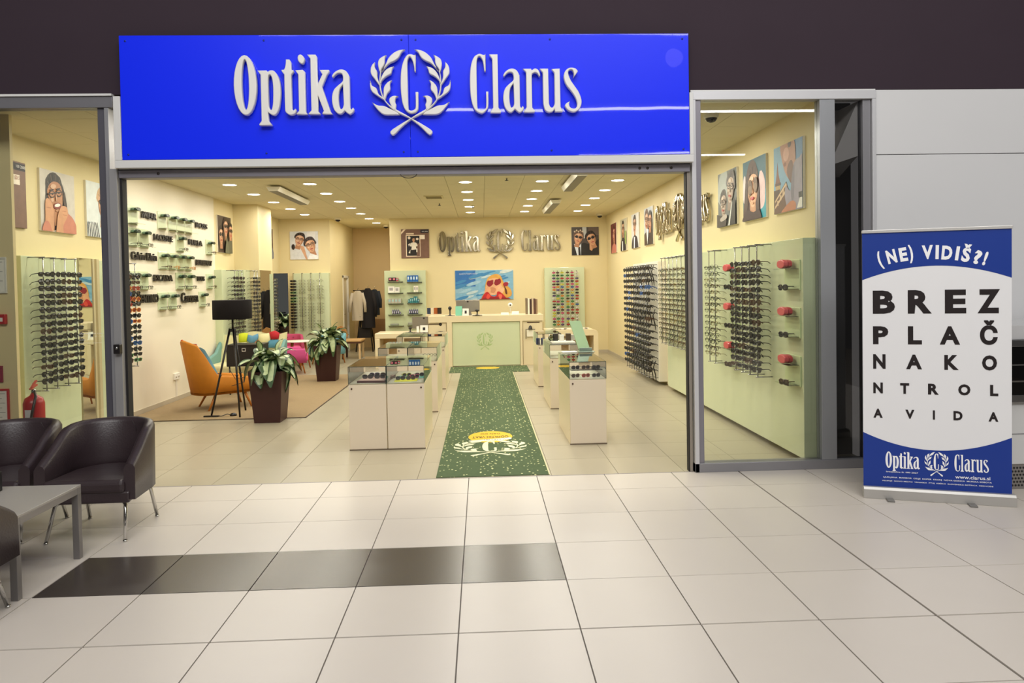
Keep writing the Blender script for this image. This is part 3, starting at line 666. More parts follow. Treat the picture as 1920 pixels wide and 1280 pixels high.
# ------------------------------------------------------------------ shelves with cases
ACR = mat('D5E0BC', .15); CLR = glass_mat('EEF4E8', refl=1)
def soft_case(loc, rz, m, label, group, w=.15, h=.06, name='glasses_case'):
    t = thing(name, label, 'case', loc, rz, group)
    pr = [(w/2*math.cos(a)*(1 if abs(math.cos(a)) > .2 else 1), h/2+h/2*math.sin(a)) for a in [2*PI*k/14 for k in range(14)]]
    pr = [(max(-w/2, min(w/2, x*1.12)), z) for x, z in pr]
    L = [(x, z) for x, z in pr]
    MB().prism(L, -.04, 0).build('lid', m[0], t, bev=.008); MB().prism([(x*.97, h/2+(z-h/2)*.97) for x, z in L], .002, .04).build('shell', m[1], t, bev=.006)
CG = (mat('2C3E34', .2), mat('6E8A72', .25)); CR = (mat('D4525A', .3), mat('B8343E', .3))
def shelf_unit(x, y, z, rz, label, group, w=.30, h=.24, m=ACR):
    t = thing('wall_shelf', label, 'shelf', (x, y, z), rz, group)
    B(-w/2, w/2, -.012, 0, -h+.06, .08).build('back_panel', m, t, bev=.003)
    B(-w/2+.02, w/2-.02, -.12, -.012, -.004, 0).build('shelf', CLR, t); B(-w/2+.02, w/2-.02, -.12, -.012, -h+.07, -h+.074).build('shelf', CLR, t)
rows = {2.81: [6.6, 7.52, 7.88, 8.19, 8.49], 2.51: [6.58, 6.91, 8.15, 9.37], 2.22: [7.51, 7.82, 8.14, 8.43], 1.92: [6.33, 6.56, 6.87, 8.10, 8.45, 9.35], 1.62: [7.46, 7.81, 9.0]}
RN = ['top', 'second', 'third', 'fourth', 'bottom']
for ri, (z, ys) in enumerate(sorted(rows.items(), reverse=True)):
    for k, y in enumerate(ys):
        wh = '%s from the left in the %s row of the white wall' % (NTH[k], RN[ri])
        shelf_unit(-4.58, y, z-.03, PI/2, 'pale green shelf unit, '+wh, 'green shelf units on the white wall')
        soft_case((-4.52, y, z-.03), PI/2, CG, 'dark green glasses case, '+wh, 'cases on the white wall', .13, .052)
        if ri != 0 or k > 9:
            c = random.choice(['black', 'black', 'brown', 'steel']) if not (ri == 2 and k in (1, 3)) else 'orange'
            spectacles((-4.47, y, z-.03-.145), PI/2, False, 'way', c, c+' eyeglasses, '+wh, 'eyeglasses on the white wall', True)
TB = mat('1C1614', .4)
def wall_text(s, y0, y1, z0, z1, label, bold=.02):
    t = thing('lettering_sign', label, 'lettering', (-4.58, y0, z0), PI/2, 'black names on the white wall')
    put('letters', text_mesh('letters', s, TB, w=y1-y0, h=z1-z0, depth=.022, bold=bold), t, (0, -.012, 0))
    for k in range(3): MB().cyl((.1+(y1-y0-.2)*k/2, 0, .03), (.1+(y1-y0-.2)*k/2, -.014, .03), .004, n=6).build('peg', STEEL, t)
wall_text('iWEAR', 6.84, 7.29, 2.715, 2.81, 'black raised lettering at the left of the top row')
wall_text('BOSS', 8.77, 9.26, 2.735, 2.82, 'black raised lettering at the right of the top row')
wall_text('LACOSTE', 7.2, 7.83, 2.43, 2.52, 'longer black raised lettering in the second row')
wall_text('FURLA', 8.46, 9.02, 2.43, 2.52, 'black raised lettering at the right of the second row')
wall_text('Calvin Klein', 6.5, 7.26, 2.125, 2.235, 'rounded mixed-case lettering at the left of the third row')
wall_text('BURBERRY', 8.74, 9.44, 2.11, 2.20, 'heavy black lettering at the right of the third row', .03)
wall_text('ESCADA', 7.16, 7.79, 1.835, 1.93, 'tall black raised lettering in the fourth row')
wall_text('TOUS', 8.74, 9.07, 1.845, 1.925, 'short black raised lettering in the fourth row')
wall_text('VALENTINO', 6.45, 7.28, 1.53, 1.65, 'widest heavy black lettering at the left of the bottom row', .03)
wall_text('Carrera', 8.1, 8.77, 1.50, 1.66, 'black script lettering at the right of the bottom row')
# red cases and glasses on clear shelves, right window; dark ones, left window
for k, z in enumerate((1.80, 1.36, .915)):
    p = ('top', 'middle', 'bottom')[k]
    for y, wn in ((3.17, 'near the right window mullion'), (4.72, 'behind the right window rack')):
        shelf_unit(3.05, y, z, -PI/2, 'clear shelf unit, %s one %s' % (p, wn), 'clear shelf units on the right panel', .34, .26, mat('CEDCAC', .15))
        soft_case((2.97, y, z+.002), -PI/2, CR, 'red open glasses case on the %s shelf %s' % (p, wn), 'red glasses cases', .17, .085)
        c = 'brown' if k == 2 else 'steel' if k == 1 else 'black'
        spectacles((2.95, y, z-.185+.012), -PI/2+.25, True, 'way', c, '%s sunglasses on the %s lower shelf %s' % (c, p, wn), 'sunglasses below the red cases', True)
    shelf_unit(-4.45, 5.72, z+.05, PI/2, 'pale shelf unit, %s one beside the left window post' % p, 'shelf units beside the left window post', .36, .26, mat('CEDCAC', .15))
    soft_case((-4.37, 5.80, z+.052), PI/2, CG, 'dark glasses case on the %s shelf beside the left window post' % p, 'cases beside the left window post', .17, .08)

# ------------------------------------------------------------------ display cases
EDG = mat('33403A', .3)
def display_case(x0, x1, y0, d, label, tags):
    t = thing('display_case', label, 'display case', ((x0+x1)/2, y0, 0), 0, 'white display cases along the runner'); h = (x1-x0)/2-.001
    B(-h, h, .016, d, .0, .69).build('body', CREAMF, t, bev=.002)
    B(-h+.004, h-.004, 0, .016, .012, .683).build('door', CABW, t, bev=.002)
    kx = -h+.035 if tags != 'R' else h-.035
    MB().cyl((kx, 0, .645), (kx, -.008, .645), .009, n=10).build('lock', mat('4A2E22', .3, .4), t)
    for z in (.15, .42, .55): B(-h-.0005, -h+.003, .018, .022, z, z+.012).build('hinge', STEEL, t)
    B(-h, h, .0, .016, 0, .011).build('plinth', mat('6A5A48', .5), t)
    B(-h+.006, h-.006, .002, .006, .692, .868).build('glass_front', GL, t); B(-h+.006, h-.006, d-.006, d-.002, .692, .868).build('glass_rear', GL, t)
    B(-h+.001, -h+.005, .006, d-.006, .692, .868).build('glass_side', GL, t); B(h-.005, h-.001, .006, d-.006, .692, .868).build('glass_side', GL, t)
    B(-h, h, 0, d, .869, .875).build('glass_top', GL, t)
    B(-h+.01, h-.01, .01, d-.01, .690, .6925).build('display_floor', mat('DDE0C8', .3), t)
    mb = MB()
    for x in (-h, h-.004): mb.box(x, x+.004, -.001, .003, .69, .875)
    mb.box(-h, h, -.001, .001, .869, .8752)
    for x in (-h, h-.003): mb.box(x, x+.003, 0, d, .8745, .8756)
    mb.build('edge', EDG, t)
    return t
FB = ['front', 'middle', 'rear']
for k, y in enumerate((4.08, 6.28, 8.43)):
    display_case(-1.26, -.866, y, 1.1, 'cream display case with glass top, %s left row, outer unit' % FB[k], 'L')
    display_case(-.864, -.47, y, 1.1, 'cream display case with glass top, %s left row, aisle unit' % FB[k], 'R')
    display_case(1.045, 1.438, y, 1.1, 'cream display case with glass top, %s one right of the runner' % FB[k], 'L')
# things inside
tr = thing('display_tray', 'brown leather tray with sunglasses in the front left case', 'tray', (-1.02, 4.28, .693), -.12)
MB().box(-.15, .15, -.13, .35, 0, .022).build('base', mat('4A1E1A', .4), tr, bev=.003); MB().box(-.14, .14, -.12, .34, .022, .026).build('lining', mat('C9AFA0', .8), tr)
k = 0
for x, y, c, a in ((-1.09, 4.3, 'black', .2), (-.96, 4.3, 'black', .25), (-1.04, 4.46, 'purple', .1), (-.92, 4.46, 'brown', .2)):
    spectacles((x, y, .742), a, True, 'way', c, c+' sunglasses on the brown tray, '+('front left', 'front right', 'rear left', 'rear right')[k], 'sunglasses on the brown tray', True, 0, .8); k += 1
tag(B(-.80, -.56, 4.2, 4.38, .693, .700).build('display_cloth', mat('D8D83A', .7), None, bev=.003), 'yellow cloth pad in the front left case', 'cloth')
tag(B(-.80, -.50, 4.45, 4.65, .693, .700).build('display_cloth', mat('6FC6B4', .7), None, bev=.003), 'turquoise cloth pad in the front left case', 'cloth')
for x, y, c, p in ((-.74, 4.28, 'black', 'left on the yellow cloth'), (-.63, 4.28, 'brown', 'right on the yellow cloth'), (-.60, 4.42, 'pink', 'behind the yellow cloth'), (-.70, 4.55, 'yellow', 'left on the turquoise cloth'), (-.56, 4.55, 'black', 'right on the turquoise cloth')):
    spectacles((x, y, .722), .3, True, 'way', c, c+' sunglasses '+p, 'sunglasses in the front left case', True, 0, .72)
tag(B(1.07, 1.41, 4.14, 4.36, .775, .779).build('inner_shelf', GL), 'clear glass shelf inside the front right case', 'shelf')
for r_, z in enumerate((.802, .715)):
    for k, x in enumerate((1.13, 1.24, 1.35)):
        c = ['black', 'brown', 'black'][k] if r_ == 0 else ['brown', 'red', 'black'][k]
        spectacles((x, 4.2, z), .35, True, 'way', c, '%s sunglasses, %s from the left on the %s level, front right case' % (c, NTH[k], ('upper', 'lower')[r_]), 'sunglasses in the front right case', True, 0, .7)
for x, c, p in ((-.62, 'steel', 'left'), (-.53, 'black', 'right')):
    spectacles((x, 6.42, .76), .2, False, 'round', c, c+' eyeglasses, %s one in the middle left case' % p, 'eyeglasses in the middle left case', True, 0, .7)
# countertop mirror and things on the right cases
t = thing('table_mirror', 'tilted pale green tabletop mirror on the front right case', 'mirror', (1.37, 5.12, .876), 0)
R_ = math.radians
MB().obox((-.055, .10, .19), (.068, .006, .19), ((1, 0, 0), (-.35, .93, -.1), (-.28, .2, .94))).build('mirror_plate', GREEND, t, bev=.002)
MB().box(-.09, .10, -.07, .1, 0, .012).box(-.07, .08, .01, .05, .012, .05).build('foot', mat('9FAFA2', .25, .6), t, bev=.003)
tag(MB().obox((1.17, 5.1, .884), (.09, .05, .005), ((.97, .2, 0), (-.2, .97, 0), (0, 0, 1))).build('white_tag', mat('F4F2EA', .5)), 'white plastic tag lying beside the tabletop mirror', 'tag')
tag(MB().box(1.10, 1.42, 6.45, 6.75, .876, .892).box(1.12, 1.40, 6.48, 6.74, .892, .90).build('catalogue', mat('EEEADC', .5)), 'white catalogue lying on the middle right case', 'catalogue')
for i, (x, y, c, l) in enumerate(((1.16, 6.62, '2E2A26', 'dark boxed glasses case left'), (1.25, 6.66, 'E8E6DC', 'white box in the middle'), (1.34, 6.62, '4A3A2C', 'dark brown box right'), (1.41, 6.66, 'B9B4A8', 'grey box far right'))):
    tag(B(x-.035, x+.035, y-.03, y+.03, .901, 1.0-.02*(i % 2)).build('small_box', mat(c, .4), None, bev=.004), l+' on the middle right case', 'box')
tag(MB().ball((1.10, 6.60, .945), .045, 14, sc=(1, 1, 1)).build('glass_ball', glass_mat('D8E0D0')), 'clear round glass ornament on the middle right case', 'ornament')
for i, x in enumerate((1.06, 1.14, 1.22)):
    tag(B(x-.03, x+.03, 8.5, 8.56, .693, .80).build('small_box', mat(('1E2F6A', '1E2F6A', 'E4E6DE')[i], .4), None, bev=.003), ('dark blue box at the left', 'dark blue box in the middle', 'white box at the right')[i]+' in the rear right case', 'box')

# ------------------------------------------------------------------ reception
rc = thing('reception_counter', 'cream reception counter with pale green front panel', 'counter', (.22, 11.7, 0))
MB().box(-.82, -.71, 0, .8, 0, .93).box(.71, .76, 0, .8, 0, .93).box(-.71, .71, .06, .8, 0, .93).build('body', CREAMF, rc, bev=.004)
for x in (.76, -1.2): B(x, x+.42*(1 if x > 0 else .88), .03, .8, 0, .92).build('side_cabinet', CREAMF, rc, bev=.004)
MB().box(-1.2, 1.2, 0, .8, .925, 1.06).build('worktop', CREAMF, rc, bev=.006)
B(-.705, .705, .035, .06, .012, .92).build('front_panel', GREEN, rc, bev=.003)
for x in (-1.06, 1.0): B(x-.14, x+.12, .024, .03, .885, .9).build('slot', mat('4A2E1E', .6), rc)
MB().box(1.19, 1.2, .02, .03, .02, .9).box(.765, .77, .02, .03, .02, .9).build('edge_strip', mat('8A6A3C', .5), rc)
for kind_, cs_ in LOGO[12:]:
    put('emblem_print', outline_mesh('emblem_print', [[(x*.5, z*.5) for x, z in c] for c in cs_], .001, 0, mat('B2CA90', .3)), rc, (-.03-.74, .034, .43))
ds = thing('desk', 'cream waterfall desk left of the reception counter', 'desk', (-1.5, 11.62, 0))
MB().box(-.58, .5, 0, .75, .62, .73).box(-.58, -.48, 0, .75, 0, .62).box(.42, .5, 0, .75, 0, .62).build('frame', CREAMF, ds, bev=.012)
B(-.48, .42, .6, .62, .0, .62).build('back_panel', mat('C8A470', .5), ds)
ds = thing('desk', 'cream waterfall desk right of the reception counter', 'desk', (2.0, 11.62, 0))
MB().prism([(-.56, .73), (.46, .73), (.53, .70), (.56, .64), (.56, 0), (.46, 0), (.46, .60), (-.46, .60), (-.46, 0), (-.56, 0)], 0, .75).build('frame', CREAMF, ds, bev=.004)
B(-.46, .46, .6, .62, .0, .60).build('back_panel', mat('C8A470', .5), ds)
def computer(x, y, z, lab, rz=0):
    t = thing('desktop_computer', lab, 'computer', (x, y, z), rz); t.scale = (.92, 1, .75)
    mb = MB(); mb.prism([(-.26, .10), (.26, .10), (.27, .11), (.27, .42), (.26, .43), (-.26, .43), (-.27, .42), (-.27, .11)], 0, .018); mb.build('casing', SILVER, t, bev=.004)
    MB().grid(lambda u, v: ((u-.5)*.5, -.02*(1-(2*u-1)**2), .12+v*.29), 9, 3).build('rear_shell', SILVER, t)
    B(-.26, .26, .019, .021, .14, .42).build('screen', BLACK, t)
    MB().prism([(-.09, 0), (.09, 0), (.07, .12), (-.07, .12)], -.035, -.03).box(-.09, .09, -.08, .10, 0, .008).build('stand', SILVER, t)
    MB().lathe([(0, 0), (.022, 0), (.022, .003)], 14).build('rear_mark', mat('2A2420', .3), t, (0, -.022, .385)).rotation_euler = (PI/2, 0, 0)
computer(-.155, 11.86, 1.06, 'silver desktop computer on the reception counter seen from behind')
computer(-1.08, 11.85, .73, 'silver desktop computer on the left desk seen from behind')
def card(x, y, z, w, h, m, lab, mark=True, name='sign_card'):
    t = thing(name, lab, 'card', (x, y, z))
    MB().obox((0, 0, h/2), (w/2, .003, h/2), ((1, 0, 0), (0, .98, -.18), (0, .18, .98))).build('card', m, t)
    B(-w*.3, w*.3, .0, .03, 0, .004).build('foot', m, t)
    if mark: MB().obox((0, -.005, h*.5), (w*.16, .002, h*.2), ((1, 0, 0), (0, .98, -.18), (0, .18, .98))).build('print', BLACK, t)
card(-.20, 11.74, 1.061, .13, .15, mat('F2EFE6', .5), 'white card with black mark in front of the counter computer')
card(-.345, 11.80, 1.061, .14, .20, mat('7FCBAE', .5), 'mint green leaflet in front of the counter computer', False)
card(-1.07, 11.70, .731, .16, .15, mat('F2EFE6', .5), 'white card with black mark in front of the desk computer')
card(-1.20, 11.70, .731, .05, .13, mat('F2EFE6', .5), 'small white stand left of the card on the desk', False)
card(.62, 11.80, 1.061, .16, .05, mat('F6F2E8', .5), 'low white label holder on the reception counter', False)
card(.84, 11.80, 1.061, .15, .07, mat('F6F2E8', .5), 'white card holder right on the reception counter', False)
def bust(x, y, z, lab, h=.2):
    t = thing('glasses_stand', lab, 'stand', (x, y, z), 0)
    MB().lathe([(0, 0), (.06, 0), (.06, .008), (.015, .02), (.013, h*.5), (.018, h*.6), (.04, h*.75), (.035, h*.9), (.008, h)], 14).build('bust', BLACK, t)
    B(-.10, .10, -.05, .05, 0, .006).build('base', BLACK, t)
bust(-.53, 11.8, 1.06, 'black display bust at the left end of the reception counter'); bust(-.06+.1, 11.74, 1.06, 'small black display bust beside the counter computer', .13)
bust(-.73, 11.75, .73, 'black display bust at the right end of the left desk', .2); bust(-1.36, 11.75, .73, 'dark display bust left of the desk computer', .12)
t = thing('webcam', 'round white camera with black lens on the reception counter', 'camera', (.74, 11.9, 1.06))
MB().cyl((0, 0, 0), (0, 0, .17), .006, n=8).build('stem', WHITET, t); MB().cyl((0, -.015, .2), (0, .015, .2), .05, n=20).build('head', mat('F4EFE2', .4), t); MB().cyl((0, -.018, .2), (0, -.015, .2), .018, n=14).build('lens', BLACK, t)
for i, c in enumerate(('7A6A54', 'EDE6D4', '3A241E', 'C8B49A', '5A3A2E', '8A7058')):
    tag(B(1.07+i*.042, 1.108+i*.042, 11.9, 12.1, 1.061, 1.40-.012*(i % 3)).build('folder', [mat(c, .5)], None, bev=.003), ('brown', 'cream', 'dark brown', 'beige', 'chestnut', 'light brown')[i]+' upright folder, %s from the left on the reception counter' % NTH[i], 'folder', 'folders on the reception counter')
t = thing('display_plinth', 'cream plinth with pictures behind the left desk', 'plinth', (-.85, 12.62, 0)); B(-.25, .12, 0, .3, 0, 1.07).build('body', CREAMF, t, bev=.005)
for i, (x, c) in enumerate(((-1.03, '2A3A5A'), (-.95, 'E6DCC8'), (-.88, 'A85A2A'), (-.80, '2A1E1A'))):
    tag(MB().obox((x, 12.7, 1.14), (.045, .004, .07), ((.96, .2, 0), (-.2, .94, .2), (0, -.2, .98))).build('photo_card', mat(c, .4)), ('dark blue', 'cream', 'rust', 'black')[i]+' photo card standing on the plinth behind the left desk', 'photo card')
# doorway caddy right of the counter panel
t = thing('paper_caddy', 'black wire holder with white papers hanging on the counter side', 'holder', (1.16, 11.69, 0))
B(-.09, .06, 0, .012, .60, .74).build('paper', mat('F0EAD8', .6), t)
mb = MB(); mb.tube([(-.11, 0, .55), (-.11, 0, .75), (.08, 0, .75), (.08, 0, .62)], .007, 6); mb.lathe([(0, .09), (.03, .06), (.045, 0)], 12, (-.015, 0, .75)); mb.build('holder', BLACK, t)

# magazines on the right desk and papers on the rear right case
for i, (x, y, a, c) in enumerate(((1.62, 11.8, .2, 'E9E2D2'), (1.86, 11.85, -.3, 'F0E8DA'), (2.1, 11.8, .5, 'DDD4C6'), (2.3, 11.9, -.2, 'EEE6D8'))):
    t = thing('magazine', 'open magazine on the right desk, %s from the left' % NTH[i], 'magazine', (x, y, .731), a, 'magazines on the right desk')
    MB().grid(lambda u, v: ((u-.5)*.2, (v-.5)*.26, .012*abs(math.sin(u*PI*2))+.003), 9, 2).build('pages', mat(c, .5), t)
    B(.02, .07, -.06, .06, .012, .016).build('picture', mat('3A2A26', .4), t)

# product panel shelves
PROD = [(1.817, 'L', [('black and pink carton', '2A1416', .09, .09), ('black and pink carton', '2A1416', .09, .09), ('small red carton', 'B83A4A', .05, .08)], -2.06),
        (1.80, 'R', [('blue carton', '1F66B4', .066, .15)]*4, -1.62),
        (1.547, 'L', [('large white carton', 'F2F0EA', .15, .15), ('white carton', 'E9E6E2', .12, .13)], -2.07),
        (1.553, 'R', [('tall white carton', 'F6F2E2', .055, .15), ('tall white carton', 'EDE9DA', .055, .15)], -1.47),
        (1.296, 'L', [('grey carton', 'B9B2A4', .078, .11)]*4, -2.08),
        (1.30, 'R', [('teal carton', '1F6E78', .045, .08), ('teal carton', '27808A', .045, .11), ('teal carton', '27808A', .045, .11), ('tall teal carton', '1F6E78', .045, .15), ('tall teal carton', '27808A', .045, .15), ('dark teal carton', '1F5E70', .045, .09)], -1.61),
        (1.032, 'L', [('violet bottle', '5A5478', .045, .12)]*4+[('short violet bottle', '4A466A', .04, .06)], -2.0),
        (1.032, 'R', [('violet bottle', '4C4A78', .045, .12)]*5, -1.60),
        (.767, 'L', [('grey glasses case', '8A8E80', .2, .045)], -2.04), (.767, 'R', [('grey glasses case', '9A9C8C', .16, .07)], -1.62)]
for ri, (z, side, items, x) in enumerate(PROD):
    rn = RN[ri//2]; sn = 'left' if side == 'L' else 'right'; x0 = -2.09 if side == 'L' else -1.64
    t = thing('wall_shelf', 'clear shelf, %s one in the %s column of the product panel' % (rn, sn), 'shelf', (x0, 13.98, z), 0, 'clear shelves of the product panel')
    B(0, .36, -.13, 0, -.008, -.002).build('shelf_plate', mat('A9B98E', .2), t); B(0, .36, -.004, .004, -.03, .0).build('bracket', STEEL, t)
    for k, (nm, c, w_, h_) in enumerate(items):
        lab = '%s, %s from the left, %s %s shelf of the product panel' % (nm, NTH[k], rn, sn)
        if 'bottle' in nm:
            o = MB().lathe([(0, 0), (w_*.42, 0), (w_*.42, h_*.75), (w_*.2, h_*.82), (w_*.2, h_), (0, h_)], 12).build('bottle', mat(c, .3), None, (x+w_/2, 13.93, z)); tag(o, lab, 'bottle', 'bottles on the product panel')
            B(-w_*.2, w_*.2, -w_*.44, -w_*.42, h_*.2, h_*.6).build('label', mat('C9C6DA', .5), o)
        else:
            cat = 'case' if 'case' in nm else 'carton'
            o = B(0, w_-.004, -.09, 0, 0, h_).build('product_carton' if cat == 'carton' else 'glasses_case', mat(c, .4), None, (x, 13.96, z), bev=.003 if cat == 'carton' else .015); tag(o, lab, cat, 'cartons on the product panel')
            if cat == 'carton':
                B(w_*.2, w_*.75, -.092, -.09, h_*.35, h_*.8).build('print', mat('E07A90' if 'pink' in nm else 'CFE4F4' if nm == 'blue carton' else 'A8A4A6' if 'white' in nm else '9FC4C4', .5), o)
        x += w_

# ------------------------------------------------------------------ seating
def shell(mb, plan, zt, zb, th, lean=0, n=29, mi_out=0, mi_in=0, m=6, zin=None, mi_top=None):
    """plan(u)->(x,y) outer path, wall of thickness th; tops zt(u), bottoms zb(u)"""
    sec = []
    for i in range(n):
        u = i/(n-1); x, y = plan(u); x2, y2 = plan(min(1, u+.01)); x1, y1 = plan(max(0, u-.01))
        dx, dy = x2-x1, y2-y1; q = math.hypot(dx, dy); nx, ny = -dy/q, dx/q   # inward normal chosen by path sense
        a, b = zb(u), zt(u); bi = zin(u) if zin else a
        prof = [(0.0, a), (0, a+(b-a)*.5), (0, b-th*.45), (th*.2, b-th*.1), (th*.5, b), (th*.8, b-th*.1), (th, b-th*.45), (th, bi+(b-bi)*.4), (th, bi)]
        sec.append([(x+nx*t, y+ny*t+lean*(z-a), z) for t, z in prof])
    k = len(sec[0]); vs = [p for s_ in sec for p in s_]; fs = []; N0 = len(mb.v)
    for i in range(n-1):
        for j in range(k): fs.append((i*k+j, i*k+(j+1) % k, (i+1)*k+(j+1) % k, (i+1)*k+j))
    mb.add(vs, fs, mi_out, True)
    mb.add(sec[0], [tuple(range(k))], mi_out); mb.add(sec[-1], [tuple(range(k))[::-1]], mi_out)
    return mb
LEA = mat('33282B', .38, spec=.6, noise=.05, nscale=5, bump=.12, bscale=90)
def tub_chair(x, y, rz, label):
    t = thing('tub_armchair', label, 'armchair', (x, y, 0), rz, 'dark brown tub chairs in the mall')
    def plan(u):
        a = PI*(u*1.0); ax, ay = .318, .315
        if u < .28: return (ax+.015*(1-u/.28), -.27+(.30)*u/.28)
        if u > .72: return (-ax-.015*(u-.72)/.28, .03-.30*(u-.72)/.28)
        a = PI*(u-.28)/.44; return (ax*math.cos(a), .03+ay*math.sin(a))
    def zt(u):
        d = abs(u-.5)*2; s_ = min(1, max(0, (1-d)/.72)); s_ = s_*s_*(3-2*s_)
        return .560+.195*s_+(0 if d < .9 else -.03*(d-.9)/.1)
    MBs = shell(MB(), lambda u: plan(u), zt, lambda u: .285, .075, lean=.04)
    MBs.build('shell', LEA, t)
    def sp(u):
        x_, y_ = plan(u); return (x_*.80, y_*.80-.01)
    pts = [sp(i/16) for i in range(17)]
    MB().prism([(-.275, -.30), (.275, -.30)]+[(px_*.97, py_) for px_, py_ in pts if py_ > -.2], .33, .425, 0, 'z').build('seat_cushion', LEA, t, bev=.03, seg=3)
    MB().prism([(-.30, -.285), (.30, -.285)]+[(px_*1.05, py_*1.05) for px_, py_ in pts if py_ > -.15], .265, .345, 0, 'z').build('base', LEA, t, bev=.012)
    MB().tube([(.12, .2, .74), (.125, .31-.06, .66), (.12, .26, .5)], .002, 4).build('seam', mat('241C1E', .5), t)
    for sx in (-1, 1):
        for sy in (-1, 1):
            b = (sx*.235, sy*.20, .262); f_ = (sx*(.26 if sy < 0 else .245), sy*.275-.0, .008)
            MB().tube([(sx*.18, sy*.17, .256), (sx*.215, sy*.185, .252), (b[0], b[1], .232), f_], .0125, 10).cyl((f_[0], f_[1], .0), (f_[0], f_[1], .012), .014, n=10).build('leg', CHROME, t)
    MB().tube([(-.18, -.17, .256), (.18, -.17, .256)], .0125, 8).tube([(-.18, .17, .256), (.18, .17, .256)], .0125, 8).build('leg_frame', CHROME, t)
tub_chair(-2.575, 1.76, .02, 'dark brown leather tub chair furthest right, in front of the entrance post')
tub_chair(-3.27, 1.80, -.04, 'dark brown leather tub chair on the left in front of the shop window')
tub_chair(-2.70, .20, PI+.05, 'dark brown leather tub chair cut off at the lower left picture edge')
t = thing('coffee_table', 'low grey metal side table between the tub chairs', 'table', (-2.865, .89, 0))
MB().box(-.44, .42, -.33, .33, .455, .47).build('table_top', mat('A5A19C', .35, .2), t, bev=.002)
MB().box(-.44, .42, -.33, -.29, .415, .455).box(-.44, .42, .29, .33, .415, .455).box(.38, .42, -.29, .29, .415, .455).box(-.44, -.40, -.29, .29, .415, .455).build('apron', mat('8A8684', .4, .4), t, bev=.002)
for sx in (-.42, .40):
    for sy in (-.31, .31): B(sx-.02, sx+.02, sy-.02, sy+.02, 0, .415).build('leg', mat('7E7A78', .4, .4), t, bev=.002)
for i, (c, w_) in enumerate((('A8302A', .02), ('E6DCC8', .03), ('2E2A2C', .018), ('D8CBB4', .028), ('1E1A1C', .02))):
    x = -3.01+.03*i
    tag(B(x, x+w_, .95, 1.12, .471, .60-.008*(i % 3)).build('book', [mat(c, .5)], None, bev=.002), ('red', 'cream', 'charcoal', 'beige', 'black')[i]+' book standing on the grey side table, %s from the left' % NTH[i], 'book', 'books on the grey side table')

# orange lounge chair with patchwork inside
ORM = mat('C47A1A', .75, noise=.04, nscale=14); 
def lounge(x, y, rz, label, body, inner, patches, z_back=.95, w=.36, name='lounge_chair', tall=True):
    t = thing(name, label, 'armchair', (x, y, 0), rz)
    def plan(u):
        if u < .36: k = u/.36; return (w*(.80+.22*k), -.42+.62*k)
        if u > .64: k = (1-u)/.36; return (-w*(.80+.22*k), -.42+.62*k)
        a = PI*(u-.36)/.28; return (w*1.02*math.cos(a), .20+.20*math.sin(a))
    def zt(u):
        d = abs(u-.5)*2; k = min(1, max(0, (.46-d)/.26)); k = k*k*(3-2*k)
        return .44+(1-d)*.10+(z_back-.52)*k+(.03*math.cos(d*9) if k > .5 else 0)
    shell(MB(), plan, zt, lambda u: .26, .06, lean=.17).build('shell', body, t)
    MB().grid(lambda u, v: ((u-.5)*w*1.55, -.47+.60*v, .40-.06*v+.03*math.cos((u-.5)*PI)-(.10*(1-v*6) if v < 1/6 else 0)), 9, 13).build('seat', inner, t)
    shell(MB(), lambda u: (plan(u)[0]*.97, plan(u)[1]), lambda u: .36, lambda u: .245, .3).build('seat_base', body, t)
    for c, u0, u1, z0, z1 in patches:
        def fn(a, b):
            u = u0+(u1-u0)*a; px_, py_ = plan(u); q = math.hypot(px_, py_-.0)+1e-6
            z = z0+(z1-z0)*b; z = min(z, zt(u)-.01)
            return (px_*.80, py_*.80-.02+.17*(z-.26), z)
        MB().grid(fn, 6, 4).build('patch', mat(c, .8), t)
    # coloured rim along the top
    pts = []
    for k in range(13):
        u = .36+.28*k/12; px_, py_ = plan(u); pts.append((px_*.93, py_*.93+.17*(zt(u)-.26), zt(u)-.004))
    MB().tube(pts[2:7], .014, 6).build('rim', mat(patches[0][0], .8), t)
    for sx in (-1, 1):
        for sy in (-1, 1): MB().cyl((sx*.20, sy*.18-.08, .27), (sx*.26, sy*.30-.06, 0), .021, .013, n=10).build('leg', WOODO, t)
    return t
lounge(-3.64, 7.12, PI/2+.60, 'orange lounge chair with patchwork lining facing right beside the floor lamp', ORM, mat('D8DCC0', .8),
       [('C23A34', .42, .58, .75, .95), ('C9D23A', .3, .42, .45, .9), ('6FA4BC', .58, .7, .45, .9), ('2A2A3A', .2, .3, .42, .5), ('DDD8A8', .42, .58, .5, .75)], w=.31)
ot = thing('footstool', 'small orange footstool in front of the orange lounge chair', 'footstool', (-2.98, 7.62, 0), .2)
MB().grid(lambda u, v: (.17*math.cos(2*PI*u)*math.sin(PI*v), .15*math.sin(2*PI*u)*math.sin(PI*v), .36+.07*math.cos(PI*v)), 17, 9).build('cushion', ORM, ot)
for sx in (-1, 1):
    for sy in (-1, 1): MB().cyl((sx*.09, sy*.08, .32), (sx*.12, sy*.12, 0), .017, .011, n=8).build('leg', WOODO, ot)
